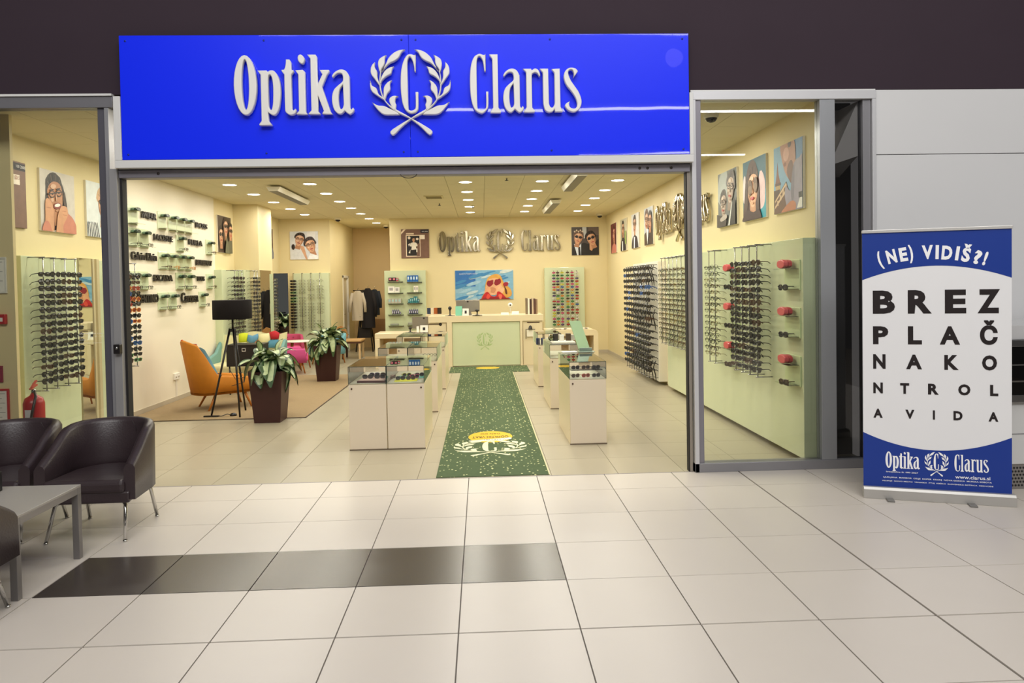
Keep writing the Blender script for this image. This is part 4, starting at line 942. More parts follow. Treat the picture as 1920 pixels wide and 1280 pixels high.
# patchwork sofa
sofa = thing('sofa', 'patchwork two-seat sofa in yellow, blue, red and cream behind the black box', 'sofa', (-3.95, 9.3, 0))
def topz(x): return .90+.035*math.cos(x*9)
MB().grid(lambda u, v: ((u-.5)*1.15, .17+.22*(v), .30+(topz((u-.5)*1.15)-.30)*v), 15, 5).grid(lambda u, v: ((u-.5)*1.15, .27+.22*(v), .22+(topz((u-.5)*1.15)-.22)*v), 15, 5).build('back', mat('D9D2A4', .85), sofa)
MB().box(-.575, .575, -.42, .32, .22, .42).build('seat', mat('D9D2A4', .85), sofa, bev=.05, seg=3)
for s_ in (-1, 1): MB().prism([(-.42, .25), (.36, .25), (.44, .78), (.34, .80), (.05, .60), (-.38, .52)], s_*.56-.03, s_*.56+.03, 0, 'x').build('arm', mat('76A09A', .85), sofa, bev=.03, seg=3)
def spatch(c, pts):
    P = []
    for px_, py_ in pts:
        X_ = -4.208+(px_-441)*.00928; Z_ = .919-(py_-625)*.00934; P.append((X_+3.95, Z_))
    n_ = len(P); cx_ = sum(p[0] for p in P)/n_; cz_ = sum(p[1] for p in P)/n_
    def yy(z): return .17+.22*((z-.30)/.62)
    vs = [(x_, yy(z_)-.004, z_) for x_, z_ in P]+[(cx_+(x_-cx_)*.9, yy(z_)-.03, cz_+(z_-cz_)*.9) for x_, z_ in P]+[(cx_, yy(cz_)-.035, cz_)]
    fs = [(i, (i+1) % n_, n_+(i+1) % n_, n_+i) for i in range(n_)]+[(n_+i, n_+(i+1) % n_, 2*n_) for i in range(n_)]
    MB().add(vs, fs, 0, True).build('patch', mat(c, .85), sofa)
spatch('C8D22A', [(441,627), (450,625), (459,626), (458,642), (443,643)]); spatch('D8D6A0', [(443,643), (457,642), (466,650), (444,650)])
spatch('5F93B4', [(459,629), (468,631), (478,627), (480,636), (468,648), (458,640)]); spatch('E0D8A6', [(480,629), (490,628), (500,626), (503,640), (488,651), (479,637)])
spatch('B4202A', [(499,625), (510,622), (519,627), (518,638), (503,638)]); spatch('D2562E', [(469,649), (478,639), (487,645), (491,654), (470,654)])
spatch('4E86A0', [(502,639), (518,639), (519,654), (494,654), (496,645)]); spatch('B8323A', [(445,651), (468,651), (466,662), (445,662)])
for sx in (-.5, .5):
    for sy in (-.35, .25): MB().cyl((sx, sy, .23), (sx*1.05, sy*1.05, 0), .02, .012, n=8).build('leg', WOODO, sofa)
# black box on legs
t = thing('storage_box', 'black box with a white mark on slim legs in front of the sofa', 'box', (-3.68, 8.3, 0))
B(-.28, .28, 0, .40, .46, .80).build('body', mat('171315', .5), t, bev=.01); B(-.285, .285, -.01, .41, .79, .81).build('lid', mat('1E1A1A', .4), t, bev=.004)
MB().box(-.03, .03, -.003, 0, .70, .71).box(-.03, -.022, -.003, 0, .71, .75).box(.022, .03, -.003, 0, .71, .75).box(-.03, .03, -.003, 0, .745, .755).build('mark', mat('D8D4CC', .5), t)
for sx in (-.24, .24):
    for sy in (.03, .37): MB().cyl((sx, sy, .46), (sx, sy, 0), .012, n=8).build('leg', BLACK, t)
# pink and blue armchairs, white table
def small_chair(x, y, rz, label, c, c2):
    t = thing('upholstered_armchair', label, 'armchair', (x, y, 0), rz)
    def plan(u):
        if u < .3: return (.33, -.28+.4*u/.3)
        if u > .7: return (-.33, -.28+.4*(1-u)/.3)
        a = PI*(u-.3)/.4; return (.33*math.cos(a), .12+.22*math.sin(a))
    def zt(u):
        d = abs(u-.5)*2; k = min(1, max(0, (.62-d)/.3)); k = k*k*(3-2*k); return .50+.17*k
    shell(MB(), plan, zt, lambda u: .22, .07, lean=.12).build('back', mat(c, .85), t)
    MB().box(-.27, .27, -.32, .2, .24, .42).build('seat', mat(c2, .85), t, bev=.05, seg=3)
    for zc in (.52, .60):
        for xx in (-.12, 0, .12): MB().ball((xx, .235+.12*(zc-.22)-.0, zc), .012, 8).build('button', mat('8A3A5A', .7), t)
    for sx in (-1, 1):
        for sy in (-1, 1): MB().cyl((sx*.22, sy*.2, .24), (sx*.25, sy*.25, 0), .02, .012, n=8).build('leg', WOODO, t)
small_chair(-3.72, 11.25, PI*.62, 'pink tufted armchair half hidden behind the front planter', 'C8508A', 'E0559A')
small_chair(-4.14, 12.75, .3, 'second pink armchair with low back at the green back panel', 'B8486C', 'D0507A')
small_chair(-3.30, 12.90, -.5, 'light blue armchair behind the white round table', '6FA6B4', '7FB4C0')
t = thing('round_table', 'round white table with slanted wooden legs behind the front planter', 'table', (-3.80, 12.1, 0))
MB().lathe([(0, .56), (.30, .56), (.31, .572), (.30, .585), (0, .585)], 28).build('table_top', mat('ECE8DC', .35), t)
for k in range(3):
    a = .2+k*2*PI/3; MB().cyl((.17*math.cos(a), .17*math.sin(a), .56), (.27*math.cos(a), .27*math.sin(a), 0), .026, .014, n=10).build('leg', mat('A05A2A', .45), t)
# wooden bench chair with hexagonal back, near the corridor
t = thing('wooden_chair', 'wooden chair with tan seat and hexagonal back near the corridor', 'chair', (-2.95, 14.05, 0), 0)
MB().box(-.25, .24, -.3, .3, .41, .455).build('seat', mat('C9A06A', .5), t, bev=.012)
MB().box(-.23, .22, -.28, .28, .37, .41).build('seat_frame', mat('5A3620', .5), t)
MB().prism([(-.36, .45), (-.2, .42), (-.12, .56), (-.18, .70), (-.28, .78), (-.38, .74)], .02, .06).build('backrest', mat('A9763E', .5), t, bev=.008)
for sx, sy, c in ((-.2, -.25, '3A2018'), (-.2, .25, '3A2018'), (.19, -.25, 'D9B98A'), (.19, .25, 'D9B98A')): B(sx-.022, sx+.022, sy-.02, sy+.02, 0, .38).build('leg', mat(c, .5), t, bev=.003)
# coat stand
t = thing('coat_stand', 'black A-frame coat stand in the back corridor', 'coat stand', (-2.95, 15.9, 0))
for s_ in (-1, 1):
    MB().cyl((s_*.03, -.2*s_*0, 1.62), (s_*.22, -.2, 0), .018, n=8).build('leg', BLACK, t); MB().cyl((s_*.03, 0, 1.62), (s_*.22, .2, 0), .018, n=8).build('leg', BLACK, t)
MB().cyl((-.3, 0, 1.6), (.3, 0, 1.6), .014, n=8).build('rail', BLACK, t)
B(-.16, .16, -.15, .15, .36, .62).build('hanging_bag', mat('1A1212', .7), t)
def coat(x, y, z0, z1, w0, w1, c, label, nm='coat'):
    t = thing(nm, label, 'coat', (x, y, z0), 0)
    H = z1-z0
    def fn(u, v):
        a = 2*PI*u; k = 1-v; wd = (w0+(w1-w0)*k)*(1 if v < .85 else math.cos((v-.85)/.15*1.2)); f_ = 1+.08*math.sin(a*6+v*5)*(1-v*.5)
        return (wd/2*math.cos(a)*f_, .08*math.sin(a)*f_, H*v)
    MB().grid(fn, 33, 12).build('body', mat(c, .85), t)
    for s_ in (-1, 1): MB().tube([(s_*w0*.42, 0, H*.92), (s_*(w0*.5+.04), -.03, H*.6), (s_*(w0*.5+.05), -.06, H*.28)], [.05, .045, .035], 10).build('sleeve', mat(c, .85), t)
    MB().tube([(.0, 0, H*.97), (0, 0, H+.05), (.03, 0, H+.07)], .004, 5).build('hook', STEEL, t)
coat(-3.10, 15.72, .82, 1.60, .30, .30, 'CFC4B4', 'pale grey jacket hanging on the left of the coat stand', 'jacket')
coat(-2.84, 15.74, .62, 1.66, .30, .34, '18141A', 'long black coat hanging on the coat stand')
coat(-2.68, 15.85, .95, 1.63, .22, .24, '1E2430', 'dark navy jacket hanging on the right of the coat stand', 'jacket')
tag(B(-2.90, -2.2, 16.9, 16.99, .38, .80).build('wall_box', mat('A5825C', .5), None, bev=.006), 'brown wall-mounted box at the end of the corridor', 'box')
# switches on the corridor wall and the outlet of the white wall
t = thing('wall_socket', 'white wall socket with cable duct low on the white wall', 'socket', (-4.58, 7.86, .33), PI/2)
B(-.09, .09, -.03, 0, 0, .10).build('socket_box', mat('F0ECE2', .4), t, bev=.006); B(-.02, .02, -.015, 0, -.26, 0).build('duct', mat('E6E0D4', .4), t)
for k in (-.045, .045): MB().cyl((k, -.03, .05), (k, -.033, .05), .022, n=14).build('outlet', mat('DAD4C8', .4), t)

# floor lamp
t = thing('floor_lamp', 'black tripod floor lamp with wide drum shade', 'floor lamp', (-3.22, 6.45, 0))
MB().lathe([(.252, 1.30), (.252, 1.555), (.247, 1.555), (.247, 1.30)], 36).build('lamp_shade', mat('120D0D', .9, spec=.2), t)
MB().lathe([(0, 1.553), (.247, 1.553)], 36).build('shade_top', mat('2A2422', .8), t)
MB().cyl((0, 0, 1.14), (0, 0, 1.34), .014, n=10).cyl((0, 0, 1.13), (0, 0, 1.17), .045, n=14).build('stem', BLACK, t)
for fx, fy in ((-.27, -.135), (.14, -.23), (.04, .32)):
    MB().cyl((fx*.12, fy*.12, 1.17), (fx, fy, 0), .015, .012, n=10).build('leg', BLACK, t)
    MB().ball((fx*.58, fy*.58, .55), .02, 8).build('knob', BLACK, t)
MB().tube([(-.05, -.02, .62), (.0, .05, .48), (.1, .1, .50), (.12, .0, .44), (-.02, -.05, .40)], .004, 6).build('cable_loop', BLACK, t)
t = thing('power_cable', 'black cable with round foot switch lying on the carpet at the lamp foot', 'cable', (-3.46, 6.30, .008))
MB().tube([(-.06, 0, .01), (.02, -.02, .012), (.12, -.01, .01), (.18, .02, .03), (.22, .05, .012)], .006, 6).build('cable', BLACK, t)
MB().lathe([(0, 0), (.045, 0), (.045, .02), (.03, .035), (0, .04)], 14, (.25, .05, 0)).build('foot_switch', BLACK, t)
MB().box(-.12, .08, -.02, .02, 0, .018).build('plug_strip', BLACK, t, bev=.004)

# ------------------------------------------------------------------ plants in tall planters
LG = mat('2F4A26', .4, noise=.1, nscale=20); LP = mat('A9B98C', .42, noise=.12, nscale=25); LY_ = mat('6E9A34', .4)
def leaf_me(L, W, droop):
    mb = MB(); nu, nv = 7, 9
    def fn(u, v):
        s_ = (u-.5)*2; w_ = W*math.sin(PI*min(1, (v*.94+.03)))**.75*(1-.35*v); 
        return (s_*w_, L*(v-droop*.28*v*v), L*(.28*v-droop*.75*v*v)-abs(s_)*w_*-.35+.0)
    vs = [fn(i/(nu-1), j/(nv-1)) for j in range(nv) for i in range(nu)]
    for j in range(nv-1):
        for i in range(nu-1):
            n_ = len(mb.v); a = [vs[j*nu+i], vs[j*nu+i+1], vs[(j+1)*nu+i+1], vs[(j+1)*nu+i]]
            pale = 1 <= i <= nu-3 and 0 < j < nv-2
            mb.add(a, [(0, 1, 2, 3)], 1 if pale else 0, True)
    return mb.mesh('leaf', [LG, LP])
LM = [leaf_me(.34, .092, .8), leaf_me(.38, .10, 1.1), leaf_me(.28, .085, .4), leaf_me(.36, .095, 1.5)]
PLM = mat('3A1D1B', .45, spec=.4)
def plant(x, y, label, seed, n=60, hgt=.22):
    R = random.Random(seed)
    t = thing('potted_plant', label, 'plant', (x, y, 0), 0, 'plants in tall brown planters')
    a, b = .163, .213
    vs = [(-a, -a, 0), (a, -a, 0), (a, a, 0), (-a, a, 0), (-b, -b, .655), (b, -b, .655), (b, b, .655), (-b, b, .655), (-b+.02, -b+.02, .655), (b-.02, -b+.02, .655), (b-.02, b-.02, .655), (-b+.02, b-.02, .655), (-b+.03, -b+.03, .60), (b-.03, -b+.03, .60), (b-.03, b-.03, .60), (-b+.03, b-.03, .60)]
    fs = [(3, 2, 1, 0)]+[(i, (i+1) % 4, 4+(i+1) % 4, 4+i) for i in range(4)]+[(4+i, 4+(i+1) % 4, 8+(i+1) % 4, 8+i) for i in range(4)]+[(8+i, 8+(i+1) % 4, 12+(i+1) % 4, 12+i) for i in range(4)]
    MB().add(vs, fs).build('planter', PLM, t, bev=.003)
    MB().add([(-b+.03, -b+.03, .61), (b-.03, -b+.03, .61), (b-.03, b-.03, .61), (-b+.03, b-.03, .61)], [(0, 1, 2, 3)]).build('soil', mat('2A1C14', .9), t)
    cs = [(-.10, -.03), (.08, .04), (.02, -.10), (.10, -.08)]
    for cx_, cy_ in cs: MB().tube([(cx_, cy_, .6), (cx_*1.1, cy_*1.1, .6+hgt*.9)], [.016, .012], 8).build('stem', mat('5A7A3A', .5), t)
    for k in range(n):
        cx_, cy_ = cs[k % 4]; az = R.uniform(0, 2*PI); lvl = R.random()
        z = .63+hgt*(.15+.85*lvl); tilt = R.uniform(-.25, .35)+(lvl-.5)*.7
        o = put('leaf', R.choice(LM if lvl < .75 else [LM[0], LM[2]]), t, (cx_*1.1+.02*math.cos(az+PI/2), cy_*1.1+.02*math.sin(az+PI/2), z), (tilt, R.uniform(-.3, .3), az))
        s_ = R.uniform(.85, 1.22); o.scale = (s_, s_, s_)
    for k in range(2):
        o = put('leaf', LM[2], t, (cs[k][0], cs[k][1], .66+hgt), (1.0, 0, R.uniform(0, 6))); o.scale = (.6, .8, .8)
plant(-2.60, 5.95, 'variegated leafy plant in the tall brown planter nearest the entrance', 3)
plant(-2.69, 9.90, 'variegated leafy plant in the tall brown planter further back', 8, 58, .24)

# ------------------------------------------------------------------ logos on the inner walls
MET = mat('B8AE98', .14, 1)
for (lx, ly, lz, a, lab) in ((-.87, 14.09, 2.495, 0, 'polished metal lettering and laurel wreath on the wall above reception'), (3.17, 8.88, 2.485, -PI/2, 'polished metal lettering and wreath on the right side wall')):
    t = thing('wall_lettering', lab, 'lettering', (lx, ly, lz), a)
    logo_objects(t, MET, .04, .006, (0, 0, 0))
# ------------------------------------------------------------------ runner
RM = runner_mat()
rn = tag(MB().box(-.29, .712, 2.905, 10.6, .0005, .007).build('runner', RM), 'long green speckled runner leading from the entrance to reception', 'runner')
tag(MB().box(-.52, 1.05, 10.60, 11.62, .0005, .008).build('door_mat', RM), 'wide green speckled mat in front of the reception counter', 'mat')
MB().box(.712, .722, 2.905, 10.6, .0005, .006).build('edge', mat('D8CFA0', .7), rn)
def flat(me, z): me.transform(Matrix.Rotation(-PI/2, 4, 'X')); me.transform(Matrix.Translation((0, 0, z))); return me
PW = mat('E4E2BE', .85)
for kind_, cs_ in LOGO[12:]:
    put('print', flat(outline_mesh('print', [[((x-1.48)*1.12*(1.0 if kind_ != 'letter' else .9), z*.98) for x, z in c] for c in cs_], .001, 0, PW), .0082), rn, (.205, 3.84, 0))
def ellip(cx, cy, rx, ry, c, z, par, nm='print', n=36): 
    MB().lathe([(0, 0), (1, 0)], n).build(nm, mat(c, .8), par).data.transform(Matrix.Translation((cx, cy, z)) @ Matrix.Diagonal((rx, ry, 1, 1)))
ellip(.21, 4.57, .245, .30, 'E2B62A', .0078, rn)
MB().prism([(-.03, 4.38), (.44, 4.50), (.44, 4.42), (.34, 4.36), (.0, 4.32)], .0082, .0086, 0, 'z').build('print', mat('E9E4D0', .8), rn)
for s_, cx_, cy_, h_, w_, cc in (('DAN DO', .21, 4.72, .06, .22, '6A5A1A'), ('ODPRTIH VRAT', .21, 4.55, .10, .40, '3A2E10'), ('V OPTIKI', .26, 4.415, .05, .24, '8A8A5A')):
    me = flat(text_mesh('print', s_, mat(cc, .8), w=w_, h=h_, depth=.0008), .0088); me.transform(Matrix.Rotation(PI, 4, 'Z')); put('print', me, rn, (cx_+w_/2, cy_+h_/2, 0))
ellip(.235, 11.3, .24, .2, 'E0B83A', .0085, bpy.data.objects['door_mat'])

# ------------------------------------------------------------------ roll-up banner
bn = thing('roll_up_banner', 'blue and white roll-up banner printed with a large eye test chart', 'banner', (3.09, 2.0, 0), math.radians(-19.6))
BL = mat('06318A', .4); BWm = mat('E2E2E4', .4); BKm = mat('1A1012', .4)
W = 1.0
MB().prism([(-.045, 0), (.045, 0), (.045, .06), (.02, .088), (-.03, .088), (-.045, .07)], -.005, W+.02, 0, 'x').build('base', mat('B8B6B2', .3, .5), bn, bev=.003)
for x in (.17, .72): B(x-.02, x+.03, -.12, .12, 0, .012).build('foot', mat('7A7874', .4, .4), bn, bev=.002)
MB().cyl((.5, .03, .08), (.5, .03, 2.03), .010, n=8).build('support_pole', STEEL, bn)
B(-.003, W+.006, -.012, .012, 2.045, 2.068).build('top_rail', mat('D2D0CC', .3, .4), bn, bev=.003)
def wav(x, z): return -.004*math.sin(z*2.1)
N_ = 25
def arc(x, ze, zc): return zc+(ze-zc)*(2*x-1)**2
def sheet(nm, lo, hi, m, y):
    MB().grid(lambda u, v: (u*W, y, lo(u)+(hi(u)-lo(u))*v), N_, 5).build(nm, m, bn)
sheet('fabric', lambda u: .085, lambda u: 2.046, BWm, 0)
sheet('print', lambda u: arc(u, 1.685, 1.785), lambda u: 2.046, BL, -.0012)
sheet('print', lambda u: .087, lambda u: arc(u, .505, .385), BL, -.0012)
def brow(s_, xs, z, h, wd):
    for ch, (a, b) in zip(s_, xs):
        hh = h*(1.32 if ch == 'Č' else 1)
        put('print', text_mesh('print', ch, BKm, w=(b-a)*W, h=hh, depth=.001, bold=.045), bn, (a*W, -.0012, z))
brow('BREZ', [(.073,.227), (.315,.477), (.565,.706), (.78,.925)], 1.425, .178, 0)
brow('PLAČ', [(.073,.18), (.315,.41), (.53,.665), (.795,.91)], 1.19, .138, 0)
brow('NAKO', [(.073,.16), (.302,.41), (.56,.655), (.808,.905)], 1.0, .112, 0)
brow('NTROL', [(.073,.14), (.26,.322), (.45,.522), (.652,.732), (.86,.913)], .81, .083, 0)
brow('AVIDA', [(.073,.138), (.295,.357), (.482,.496), (.62,.68), (.85,.913)], .62, .07, 0)
WP = mat('F2F2F4', .4)
hd = [('(', .13, .028), ('N', .18, .066), ('E', .262, .054), (')', .325, .028), ('V', .405, .075), ('I', .492, .022), ('D', .53, .07), ('I', .618, .022), ('Š', .655, .056), ('?', .728, .05), ('!', .79, .02)]
for ch, x, w_ in hd:
    xc = x+w_/2; z = 1.835-.30*(xc-.47)**2*1.6; a = (xc-.47)*.9
    h_ = .14 if ch in '()' else .105*(1.28 if ch == 'Š' else 1)
    me = text_mesh('print', ch, WP, w=w_*1.0, h=h_, depth=.001, bold=.045)
    put('print', me, bn, (x*W*1.02-.0, -.0026, z-(.02 if ch in '()' else 0)), (0, a, 0))
bs = .255
for kind_, cs_ in LOGO: put('print', outline_mesh('print', [[(x*bs*.93, z*bs) for x, z in c] for c in cs_], .001, 0, WP), bn, (.155, -.0024, .235))
for s_, x, z, w_, h_ in (('brezplačna št. 080 2027', .16, .198, .22, .014), ('www.clarus.si', .63, .180, .23, .026), ('LJUBLJANA  MARIBOR  CELJE  KOPER  KRANJ  NOVA GORICA  MURSKA SOBOTA', .14, .155, .73, .013),
                      ('VELENJE  NOVO MESTO  VRHNIKA  PTUJ  KRŠKO  SLOVENSKA BISTRICA  MEDVODE', .13, .128, .75, .013)):
    put('print', text_mesh('print', s_, WP, w=w_, h=h_, depth=.0006, bold=.01), bn, (x, -.0024, z))

# ------------------------------------------------------------------ far right counter, extinguisher, bin, pillar signs
t = thing('refrigerated_counter', 'dark glazed counter with perforated metal base at the right picture edge', 'counter', (4.30, 2.04, 0))
B(0, 2.4, .02, .75, .20, .70).build('body', mat('C9C9C8', .4), t, bev=.006)
B(-.01, 2.4, -.02, .75, .70, .76).build('rail', STEEL, t, bev=.004); B(-.01, 2.4, -.01, .75, 1.14, 1.19).build('rail', STEEL, t, bev=.004)
B(0, 2.4, .02, .72, .76, 1.14).build('interior', mat('1A1718', .3), t)
B(.0, 2.4, -.008, .0, .76, 1.14).build('pane', glass_mat('8A8A8A'), t)
for z in (.86, .99): B(0, 2.4, -.015, -.009, z, z+.012).build('glass_rail', CHROME, t)
B(0, 2.4, .02, .72, 1.19, 1.31).build('top', mat('BDBDBE', .3), t, bev=.006)
B(0, 2.4, .018, .02, .44, .446).build('joint', mat('77777A', .5), t)
B(0, 2.4, .03, .6, .0, .20).build('base', mat('8E8A86', .35, .5), t)
mb = MB()
for i in range(44):
    for j in range(6):
        mb.cyl((.012+i*.026+(j % 2)*.013, .03, .03+j*.028), (.012+i*.026+(j % 2)*.013, .0285, .03+j*.028), .009, n=8, smooth=False)
o = mb.build('perforation', mat('1A1818', .6), t); o['kind'] = 'stuff'
RED = mat('B01E24', .3)
t = thing('fire_extinguisher', 'red fire extinguisher behind the left window glass', 'extinguisher', (-3.90, 3.18, .38))
MB().lathe([(0, 0), (.075, 0), (.085, .02), (.085, .33), (.07, .375), (.03, .40), (.02, .42), (0, .42)], 24).build('cylinder', RED, t)
MB().cyl((0, 0, .42), (0, 0, .455), .018, n=12).build('valve', STEEL, t); MB().obox((0, .0, .475), (.012, .05, .006), ((1, 0, 0), (0, .9, .3), (0, -.3, .9))).obox((0, .01, .50), (.010, .045, .005), ((1, 0, 0), (0, .8, .6), (0, -.6, .8))).build('handle', mat('C2584A', .4), t)
MB().tube([(.02, -.02, .44), (.06, -.07, .40), (.04, -.10, .25), (.0, -.10, .05)], .011, 8).build('hose', BLACK, t)
B(-.03, .035, -.0865, -.084, .12, .28).build('lettering_field', mat('D8CFCF', .4), t)
B(-.215, -.085, -.01, .14, .02, .16).build('bracket', BLACK, t)
def frame_sign(x0, x1, z0, z1, border, paper, lab, name='framed_notice', lines=6, bw=.018):
    t = thing(name, lab, 'notice', (x0, 3.3, z0))
    w_, h_ = x1-x0, z1-z0
    MB().box(0, w_, -.018, 0, 0, bw).box(0, w_, -.018, 0, h_-bw, h_).box(0, bw, -.018, 0, bw, h_-bw).box(w_-bw, w_, -.018, 0, bw, h_-bw).build('frame', mat(border, .4), t, bev=.003)
    B(bw, w_-bw, -.010, 0, bw, h_-bw).build('sheet', mat(paper, .5), t)
    for k in range(lines): B(bw*2, w_-bw*2-.03*(k % 2), -.0108, -.010, h_-bw*2-(h_-4*bw)*k/max(1, lines)-.012, h_-bw*2-(h_-4*bw)*k/max(1, lines)-.006).build('text_line', mat('A7A49C', .6), t)
frame_sign(-4.40, -4.17, 1.70, 2.03, 'D9D6CE', 'EDE9DF', 'white framed notice on the cream pillar at the left edge')
frame_sign(-4.42, -4.185, .50, .83, 'B3232A', 'EAE4DC', 'red framed notice low on the cream pillar')
frame_sign(-4.45, -4.235, .89, 1.04, '8A1A3A', '9A2040', 'dark red plate on the cream pillar', 'safety_plate', 0)
t = thing('fire_alarm', 'red fire alarm call point on the cream pillar', 'alarm', (-4.23, 3.3, 1.42))
B(-.05, .05, -.04, 0, 0, .09).build('housing', RED, t, bev=.006); B(-.03, .03, -.043, -.04, .025, .06).build('plate', mat('EEE8E0', .4), t)
t = thing('wire_bin', 'grey wire mesh wastebasket behind the tub chairs', 'bin', (-3.87, 3.65, 0))
for z, r_ in ((.005, .10), (.12, .113), (.24, .126), (.35, .138)): MB().tube([(r_*math.cos(a), r_*math.sin(a), z) for a in [2*PI*k/24 for k in range(24)]], .004 if z > .3 else .002, 5, close=True).build('hoop', mat('5A5A58', .4, .6), t)
mb = MB()
for k in range(28):
    a = 2*PI*k/28; mb.cyl((.10*math.cos(a), .10*math.sin(a), 0), (.138*math.cos(a), .138*math.sin(a), .35), .0015, n=4)
o = mb.build('wire_mesh', mat('6A6A66', .4, .6), t); o['kind'] = 'stuff'
MB().lathe([(0, .004), (.10, .004)], 20).build('bottom', mat('5A5A58', .4, .4), t)

# ------------------------------------------------------------------ posters (flat prints on canvas boxes)
def E_(c, cx, cy, rx, ry, rot=0, n=20): return (c, [(cx+rx*math.cos(a)*math.cos(rot)-ry*math.sin(a)*math.sin(rot), cy+rx*math.cos(a)*math.sin(rot)+ry*math.sin(a)*math.cos(rot)) for a in [2*PI*k/n for k in range(n)]])
def R_q(c, x0, y0, x1, y1): return (c, [(x0, y0), (x1, y0), (x1, y1), (x0, y1)])
def P_(c, *p): return (c, list(p))
def S_(c, *p): return (c, smooth_pts(list(p), 3))
def face(cx, cy, s, skin, hair, style='short', gl=None, lips='B0483E', top=None, tilt=0, shade='B88462', lens=None, smile=False):
    out = []; w_ = s*.74
    def T(sh):
        r = []
        ca, sa = math.cos(tilt), math.sin(tilt)
        for c, p in sh: r.append((c, [(cx+(x-cx)*ca-(y-cy)*sa, cy+(x-cx)*sa+(y-cy)*ca) for x, y in p]))
        return r
    if style == 'long': out.append(S_(hair, (cx-w_*1.15, cy+s*.4), (cx-w_*.6, cy+s*1.15), (cx+w_*.5, cy+s*1.2), (cx+w_*1.2, cy+s*.4), (cx+w_*1.35, cy-s*.8), (cx+w_*1.2, cy-s*1.7), (cx-w_*.9, cy-s*1.8), (cx-w_*1.35, cy-s*.8)))
    else: out.append(S_(hair, (cx-w_*1.12, cy+s*.1), (cx-w_*1.1, cy+s*.8), (cx-w_*.3, cy+s*1.25), (cx+w_*.7, cy+s*1.2), (cx+w_*1.15, cy+s*.6), (cx+w_*1.08, cy-s*.05)))
    out.append(P_(shade, (cx-w_*.5, cy-s*.6), (cx+w_*.5, cy-s*.6), (cx+w_*.6, cy-s*1.6), (cx-w_*.6, cy-s*1.6)))
    if top: out.append(S_(top, (cx-w_*.7, cy-s*1.25), (cx+w_*.7, cy-s*1.25), (cx+w_*2.0, cy-s*1.7), (cx+w_*2.4, cy-s*3.2), (cx-w_*2.4, cy-s*3.2), (cx-w_*2.0, cy-s*1.7)))
    out.append(S_(skin, (cx-w_*.95, cy+s*.2), (cx-w_*.75, cy+s*.85), (cx, cy+s*1.02), (cx+w_*.75, cy+s*.85), (cx+w_*.95, cy+s*.2), (cx+w_*.8, cy-s*.5), (cx+w_*.3, cy-s*.98), (cx-w_*.3, cy-s*.98), (cx-w_*.8, cy-s*.5)))
    out.append(S_(shade, (cx+w_*.55, cy+s*.5), (cx+w_*.95, cy+s*.2), (cx+w_*.8, cy-s*.5), (cx+w_*.35, cy-s*.95), (cx+w_*.5, cy-s*.4)))
    out.append(S_(hair, (cx-w_*1.05, cy+s*.25), (cx-w_*.95, cy+s*.95), (cx, cy+s*1.2), (cx+w_*.95, cy+s*.95), (cx+w_*1.05, cy+s*.25), (cx+w_*.75, cy+s*.62), (cx, cy+s*.78), (cx-w_*.7, cy+s*.58)))
    def mixc(a, b, t): return ''.join('%02X' % int(int(a[i:i+2], 16)*(1-t)+int(b[i:i+2], 16)*t) for i in (0, 2, 4))
    hl = mixc(hair, 'C8A080', .28); dk = mixc(hair, '000000', .45)
    for k in range(9):
        a_ = PI*(.12+.76*k/8); c_ = hl if k % 2 else dk
        x0_, y0_ = cx+w_*.80*math.cos(a_), cy+s*(.30+.50*math.sin(a_)); x1_, y1_ = cx+w_*1.08*math.cos(a_), cy+s*(.25+.93*math.sin(a_))
        out.append(P_(c_, (x0_, y0_), (x0_+w_*.05, y0_), (x1_+w_*.09, y1_), (x1_-w_*.03, y1_)))
    if style == 'long':
        for q in (-1, 1):
            for k in range(4):
                xx = cx+q*w_*(.98+.09*k); out.append(S_(hl if (k+q) % 2 else dk, (xx, cy+s*.2), (xx+q*w_*.06, cy-s*.5), (xx-q*w_*.02, cy-s*(1.3+.1*k)), (xx-q*w_*.05, cy-s*.5)))
    lt = mixc(skin, 'FFF0E0', .4); md = mixc(skin, shade, .5)
    out += [E_(lt, cx-w_*.15, cy+s*.52, w_*.38, s*.13), E_(lt, cx-w_*.5, cy-s*.18, w_*.2, s*.12), S_(md, (cx-w_*.9, cy+s*.1), (cx-w_*.62, cy-s*.25), (cx-w_*.55, cy-s*.7), (cx-w_*.78, cy-s*.45)),
            E_(md, cx, cy-s*.80, w_*.28, s*.07), E_(md, cx-w_*.44, cy+s*.10, w_*.34, s*.17), E_(md, cx+w_*.44, cy+s*.10, w_*.34, s*.17)]
    for q in (-1, 1):
        out.append(R_q(hair, cx+q*w_*.42-w_*.25, cy+s*.32, cx+q*w_*.42+w_*.25, cy+s*.38))
        if gl == 'sun': out.append(E_('151215', cx+q*w_*.44, cy+s*.12, w_*.40, s*.20))
        elif gl:
            out.append(E_(gl, cx+q*w_*.44, cy+s*.12, w_*.38, s*.20)); out.append(E_(lens or skin, cx+q*w_*.44, cy+s*.12, w_*.30, s*.145)); out.append(E_('2A1A16', cx+q*w_*.42, cy+s*.12, w_*.12, s*.05))
        else: out.append(E_('2A1A16', cx+q*w_*.42, cy+s*.12, w_*.15, s*.06))
    if gl: out.append(R_q('151215' if gl == 'sun' else gl, cx-w_*.95, cy+s*.13, cx+w_*.95, cy+s*.19))
    out.append(P_(shade, (cx-w_*.06, cy+s*.1), (cx+w_*.08, cy+s*.1), (cx+w_*.18, cy-s*.28), (cx-w_*.12, cy-s*.30)))
    out.append(E_(lips, cx, cy-s*.55, w_*.34 if not smile else w_*.5, s*.09 if not smile else s*.17))
